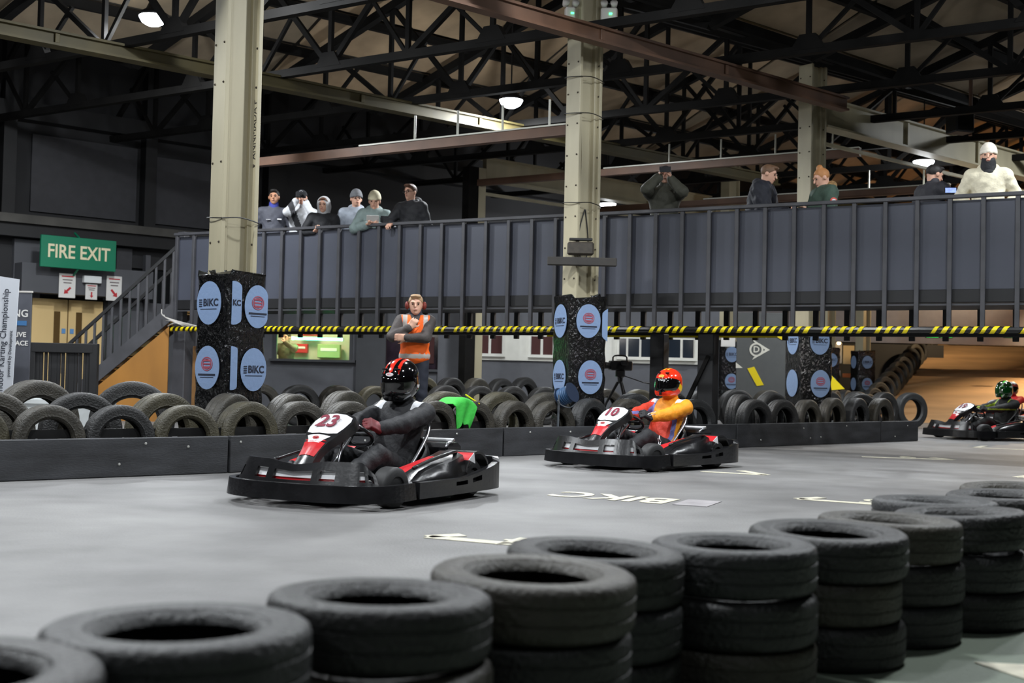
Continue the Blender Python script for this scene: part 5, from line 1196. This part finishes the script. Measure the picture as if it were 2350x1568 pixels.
def driver(kp, head, label, suit, mfn, trous, glove, lean=0., look=(1, 0, -.2), tf_=None, sc=1.0, boots=None, wr=.002):
    J = {'s': 1.0, 'pel': V((-.37, 0, .2)), 'neck': V((-.53+lean, 0, .65-lean*.15)), 'head': V((-.48+lean*1.25, 0, .835-lean*.2))}
    for k, q in (('L', 1), ('R', -1)):
        J['sh'+k] = V((-.52+lean*.95, q*.195, .59-lean*.12)); J['hip'+k] = V((-.31, q*.1, .17)); J['an'+k] = V((.53, q*.15, .15)); J['toe'+k] = V((.62, q*.17, .25)); J['kn'+k], J['an'+k] = ik(J['hip'+k], J['an'+k], .45, .45, (.2, q*.35, 1))
        w = V((.15, q*.14, .475)); e, w = ik(J['sh'+k], w, .31, .29, (-.2, q*1.0, -.7)); J['el'+k] = e; J['wr'+k] = w-(w-e).normalized()*.05
    r = empty('person', (kp.x, kp.y, 0), head, label, 'person', 'kart drivers')
    P, TR, tf = torso(J, -.015); P += arms(J, -.014)+legs_(J, -.014); c = J['head']; R = R3(look); P += head_prims(c, R, J['neck'])
    for k, q in (('L', -1), ('R', 1)): P += hand_prims(J['wr'+k], V((.75, q*.25, .35)), V((.2, q*.8, -.4)), 1.2, -q, .9)
    soft('body', P, .014, skinm['fair'], r)
    P, TR, tf = torso(J, .02); P += arms(J, .02)
    ups = soft('race_suit_top', P, .011, suit, r, wr, mfn)
    soft('race_suit_legs', [('e', J['pel'], (.15, .16, .12), I3, .04)]+legs_(J, .016, .04), .012, trous, r, wr*1.2)
    soft('suit_collar', [('c', J['neck']+V((.0, 0, -.03)), J['neck'].lerp(c, .3), .085, .08, .02)], .012, suit[0] if isinstance(suit, list) else suit, r)
    for k, q in (('L', -1), ('R', 1)):
        soft('glove', hand_prims(J['wr'+k], V((.75, q*.25, .35)), V((.2, q*.8, -.4)), 1.35, -q, 1.08)+[('c', J['wr'+k].lerp(J['el'+k], .22), J['wr'+k], .042, .036, .02)], .007, glove, r)
    shoes(J, r, boots or M('boot_black', (34, 32, 34), .5), .011)
    for k in 'LR':
        d = (J['an'+k]-J['kn'+k]).normalized()
    return r, J
vis_d = M('visor_dark', (8, 7, 8), .06, spec=.8, coat=.6)
# black driver, number 23
bs1 = [C_('suit_black', (27, 28, 32), .7), C_('suit_white', (214, 216, 220))]
def ep(c): return ((np.abs(np.abs(c[:, 1])-.155) < .034) & (c[:, 2] > .6) & (np.abs(c[:, 0]+.48) < .1)).astype(int)
r, J = driver(p23, h23, 'kart driver in a black race suit and black helmet driving number 23', bs1, ep, bs1[0], [M('glove_maroon', (110, 30, 36), .6, var=.3, scale=20)], .04, (1, .05, -.35))
def f23(c):
    x, y, z = c[:, 0], c[:, 1], c[:, 2]; st = (np.abs(x) < .016*np.clip((z-.07)/.05, 0, 1.2)) | (np.abs(np.abs(x)-.06-(z-.1)*-.2) < .009*np.clip((z-.08)/.03, 0, 1)); wb = (z < -.03) & (y < -.02) & (np.abs(z+.06-(y+.05)*.4) < .014)
    return np.where(wb, 2, np.where(st & (z > .07), 1, 0))
helmet(p23, h23, J['head'], (1, .05, -.35), 'glossy black race helmet with red flashes worn by the driver of number 23', [M('helmet_black', (12, 12, 14), .1, coat=.8), M('helmet_red', (226, 44, 26), .2, coat=.5), M('helmet_white', (220, 220, 222), .2)], f23, vis_d, (kwht, 'BELL', kred))
# orange driver, number 10
os1 = [C_('suit_orange', (236, 152, 22), .65), C_('suit_red', (196, 54, 30), .65), C_('suit_blue', (104, 108, 170), .65), C_('suit_white', (214, 216, 220))]
def f10(c):
    x, y, z = c[:, 0], c[:, 1], c[:, 2]; o = np.zeros(len(c)); o[(y < -.11)] = 1; fr = (x > -.52) & (np.abs(y) < .16)
    o[fr & (z < .52) & (z > .25)] = 1; o[fr & (np.abs(z-.535) < .014)] = 2; o[(x > -.55) & (np.abs(y-.15) < .012) & (z < .53)] = 2; o[(x > -.55) & (np.abs(y+.12) < .012) & (z > .52)] = 2
    o[(np.abs(np.abs(y)-.155) < .032) & (z > .615) & (np.abs(x+.52) < .09)] = 3; return o
r, J = driver(p10, h10, 'kart driver in an orange and red race suit driving number 10', os1, f10, bs1[0], [C_('glove_black', (30, 31, 34))], .0, (1, .1, -.1))
lg = J['hipL'].lerp(J['knL'], .62)+V((.03, .088, .0)); s5 = []
for i in range(10):
    a = math.pi/2+i*math.pi/5; rr = .055 if i % 2 == 0 else .022; s5.append((rr*math.cos(a)*.75, rr*math.sin(a)*1.3))
m = MB(); pl = [V((x, 0, z)) for x, z in s5]
tdir_ = (J['knL']-J['hipL']).normalized(); nb = V((0, 1, .25)).normalized(); m.tube([lg+tdir_*a*1.2+nb.cross(tdir_)*-b*.9 for a, b in s5+s5[:1]], .004, 5); m.build('star_outline', kwht, r)
for q in ((.03), (.055)):
    w = J['wrL']; MB().tube(smoothpath([w+V((-.02, .04, q)), w+V((.03, .045, .02+q*.5)), w+V((.06, .03, -.01+q)), w+V((.1, .03, .03))], 3), .003, 5).build('glove_piping', kwht, r)
def fh10(c):
    x, y, z = c[:, 0], c[:, 1], c[:, 2]; o = np.zeros(len(c)); o[(x < -.07) & (y < .02) & (np.abs(z+.03-y*.6) < .035)] = 1; o[(z > .1) & (np.abs(x) < .03) & (np.abs(x+.008) > .012) & (y > -.03) & (y < .05)] = 1; return o
e, h, R = helmet(p10, h10, J['head'], (1, .1, -.1), 'red race helmet with yellow side flash worn by the driver of number 10', [M('helmet_orange_red', (222, 50, 22), .16, coat=.6), M('helmet_yellow', (240, 196, 30), .2, coat=.4)], fh10, vis_d, (M('badge_yellow', (230, 170, 30), .4), 'arai', M('helmet_orange_red', (222, 50, 22), .16, coat=.6)))
text('visor_lettering', 'motox', .024, kwht, e, h(-.02, .154, .05), R@V((-1, 0, 0)), R@V((0, -.25, 1)), .0008)
# green and black driver, number 19
r, J = driver(p19, h19, 'kart driver in a black and lime race suit driving number 19', [C_('suit_black2', (24, 26, 26)), M('lime', (150, 176, 40), .6)], lambda c: ((np.abs(np.abs(c[:, 1])-.13) < .012) & (c[:, 2] > .5) | (np.abs(c[:, 2]-.5) < .01)).astype(int), C_('suit_black2', (24, 26, 26)), [C_('suit_black2', (24, 26, 26))], .05, (1, .45, -.1))
helmet(p19, h19, J['head'], (1, .45, -.1), 'dark green patterned race helmet worn by the driver of number 19', [M('helmet_green', (26, 52, 26), .15, coat=.6), M('helmet_silver', (170, 180, 170), .25), M('helmet_lime', (70, 190, 50), .25)], lambda c: np.where(np.sin(c[:, 0]*50+c[:, 2]*30) > .75, 1, np.where(np.abs(c[:, 0]+.03) < .012, 2, 0)), M('visor_green', (10, 60, 22), .06, coat=.6))
# red driver behind
r, J = driver(pR, hR, 'kart driver in a red race suit at the right edge', [C_('suit_scarlet', (206, 44, 44))], lambda c: np.zeros(len(c)), C_('suit_scarlet', (206, 44, 44)), [C_('suit_black2', (24, 26, 26))], .0, (1, .15, -.1))
helmet(pR, hR, J['head'], (1, .15, -.1), 'dull red race helmet worn by the red driver at the right edge', [M('helmet_brick', (120, 48, 44), .25, coat=.4), kwht], lambda c: (c[:, 2] > .11).astype(int), vis_d)
# ================================================================== SMALL THINGS BY THE TRACK
# video camera on a tripod
p = D(1422, 930, 17.6); p.z = 0; tz = D(1422, 842, 17.6).z; tpd = empty('tripod', p, 0, 'black camera tripod behind the tyre barrier', 'tripod')
for i in range(3):
    a = math.radians(-90+120*i+20); MB().tube([(.03*math.cos(a), .03*math.sin(a), tz-.22), (.2*math.cos(a), .2*math.sin(a), .5), (.33*math.cos(a), .33*math.sin(a), .02)], [.022, .018, .012], 7).build('leg', house, tpd)
MB().lathe([(0, -.3), (.03, -.3), (.04, -.22), (.07, -.2), (.07, -.12), (.03, -.1), (.0, -.1)], 14).build('head', kblk, tpd, loc=(0, 0, tz+.06)); MB().tube([(.05, -.03, tz-.13), (.32, -.15, tz-.22), (.42, -.2, tz-.23)], [.008, .008, .016], 6).build('pan_handle', kblk, tpd)
vc = empty('video_camera', (p.x, p.y, tz-.045), math.radians(200), 'black video camera on the tripod behind the orange driver', 'video camera')
MB().rbox((0, 0, .06), (.17, .06, .07), .015).build('body', kblk, vc); MB().lathe([(0, 0), (.045, 0), (.05, .1), (.06, .14), (0, .13)], 16, mat=Matrix.Rotation(math.pi/2, 3, 'Y')).build('lens', house, vc, True, loc=(.16, 0, .06))
MB().tube(smoothpath([(.12, 0, .13), (.1, 0, .2), (-.08, 0, .2), (-.1, 0, .13)], 3), .012, 6).build('handle', kblk, vc); MB().rbox((-.02, .09, .1), (.05, .03, .035), .006).build('viewfinder', kblk, vc)
# blue cable reel on a stand
p = G(1268, 975); p = KP[2]+(KP[3]-KP[2])*.2+V((-.72, .69, 0)).normalized()*.3; qz = D(1303, 907, p.y).z
p = D(1300, 907, p.y); cr = empty('cable_reel', p, .5, 'dark blue cable reel resting over the tyres by the middle pad', 'cable reel')
T = Matrix.Rotation(math.radians(65), 3, 'X')@Matrix.Rotation(.4, 3, 'Y')
MB().lathe([(0, -.09), (.12, -.09), (.12, -.08), (.075, -.078), (.075, .078), (.12, .08), (.12, .09), (0, .09)], 24, mat=T).build('drum', M('reel_blue', (26, 42, 66), .4), cr, True, angle=.5)
m = MB()
for i in range(6): m.tube([T@V((.088*math.cos(a), .088*math.sin(a), -.065+i*.026)) for a in [j*math.pi/10 for j in range(21)]], .013, 6, caps=False)
m.build('cable_turns', M('reel_cable', (52, 84, 120), .5), cr, True)
MB().tube([(-.12, -.02, -.06), (-.1, 0, -.12), (-.1, .02, -p.z+.02)], .014, 6).build('stand', M('stand_grey', (110, 116, 122), .4, metal=.5), cr)
MB().tube(smoothpath([(-.13, -.05, 0), (-.12, -.06, -.1), (0, -.08, -.14), (.1, -.06, -.08)], 4), .007, 6).build('handle', M('stand_grey', (110, 116, 122), .4, metal=.5), cr)
# green cloth draped over a tyre
g_ = G(1084, 1052); nn_ = V((-(KP[2]-KP[1]).y, (KP[2]-KP[1]).x, 0)).normalized(); q = g_+nn_*.22; q.z = .625; gc = empty('green_cloth', q, math.atan2((KP[2]-KP[1]).y, (KP[2]-KP[1]).x), 'bright green cloth draped over a tyre behind the kerb board', 'cloth'); n = 14; vs = []
for i in range(n+1):
    for j in range(n+1):
        u_, v_ = i/n-.5, j/n; x = u_*.46*(1-.6*v_)-.06*v_; y = .12-.26*min(v_/.42, 1)-.012*math.sin(11*u_+4*v_); z = .012-.42*max(0, v_-.36)-.015*math.sin(14*u_)*v_-.28*u_*u_
        vs.append((x, y, z))
for s in (0, 1): pass
m = MB(); m.add(vs+[(a, b+.006, c-.004) for a, b, c in vs], [(i*(n+1)+j, (i+1)*(n+1)+j, (i+1)*(n+1)+j+1, i*(n+1)+j+1) for i in range(n) for j in range(n)]+[((n+1)**2+i*(n+1)+j, (n+1)**2+i*(n+1)+j+1, (n+1)**2+(i+1)*(n+1)+j+1, (n+1)**2+(i+1)*(n+1)+j) for i in range(n) for j in range(n)])
m.build('fabric', C_('flag_green', (52, 176, 60)), gc, True); MB().tube([(.12, .0, .04), (.24, -.1, -.06)], .008, 6).build('hem_tape', yel, gc)
# loudspeaker hung at the right
q = D(2203, 278, 19.5); sp = empty('loudspeaker', q, .3, 'black loudspeaker hung beside the right girder', 'loudspeaker'); MB().rbox((0, 0, 0), (.17, .15, .2), .02).build('cabinet', blk, sp); MB().tube([(.2, 0, .7), (.2, 0, -.22)], .03, 8).build('drop_pipe', brown, sp); MB().rbox((0, -.155, 0), (.14, .008, .17), .004).build('grille', steel, sp)
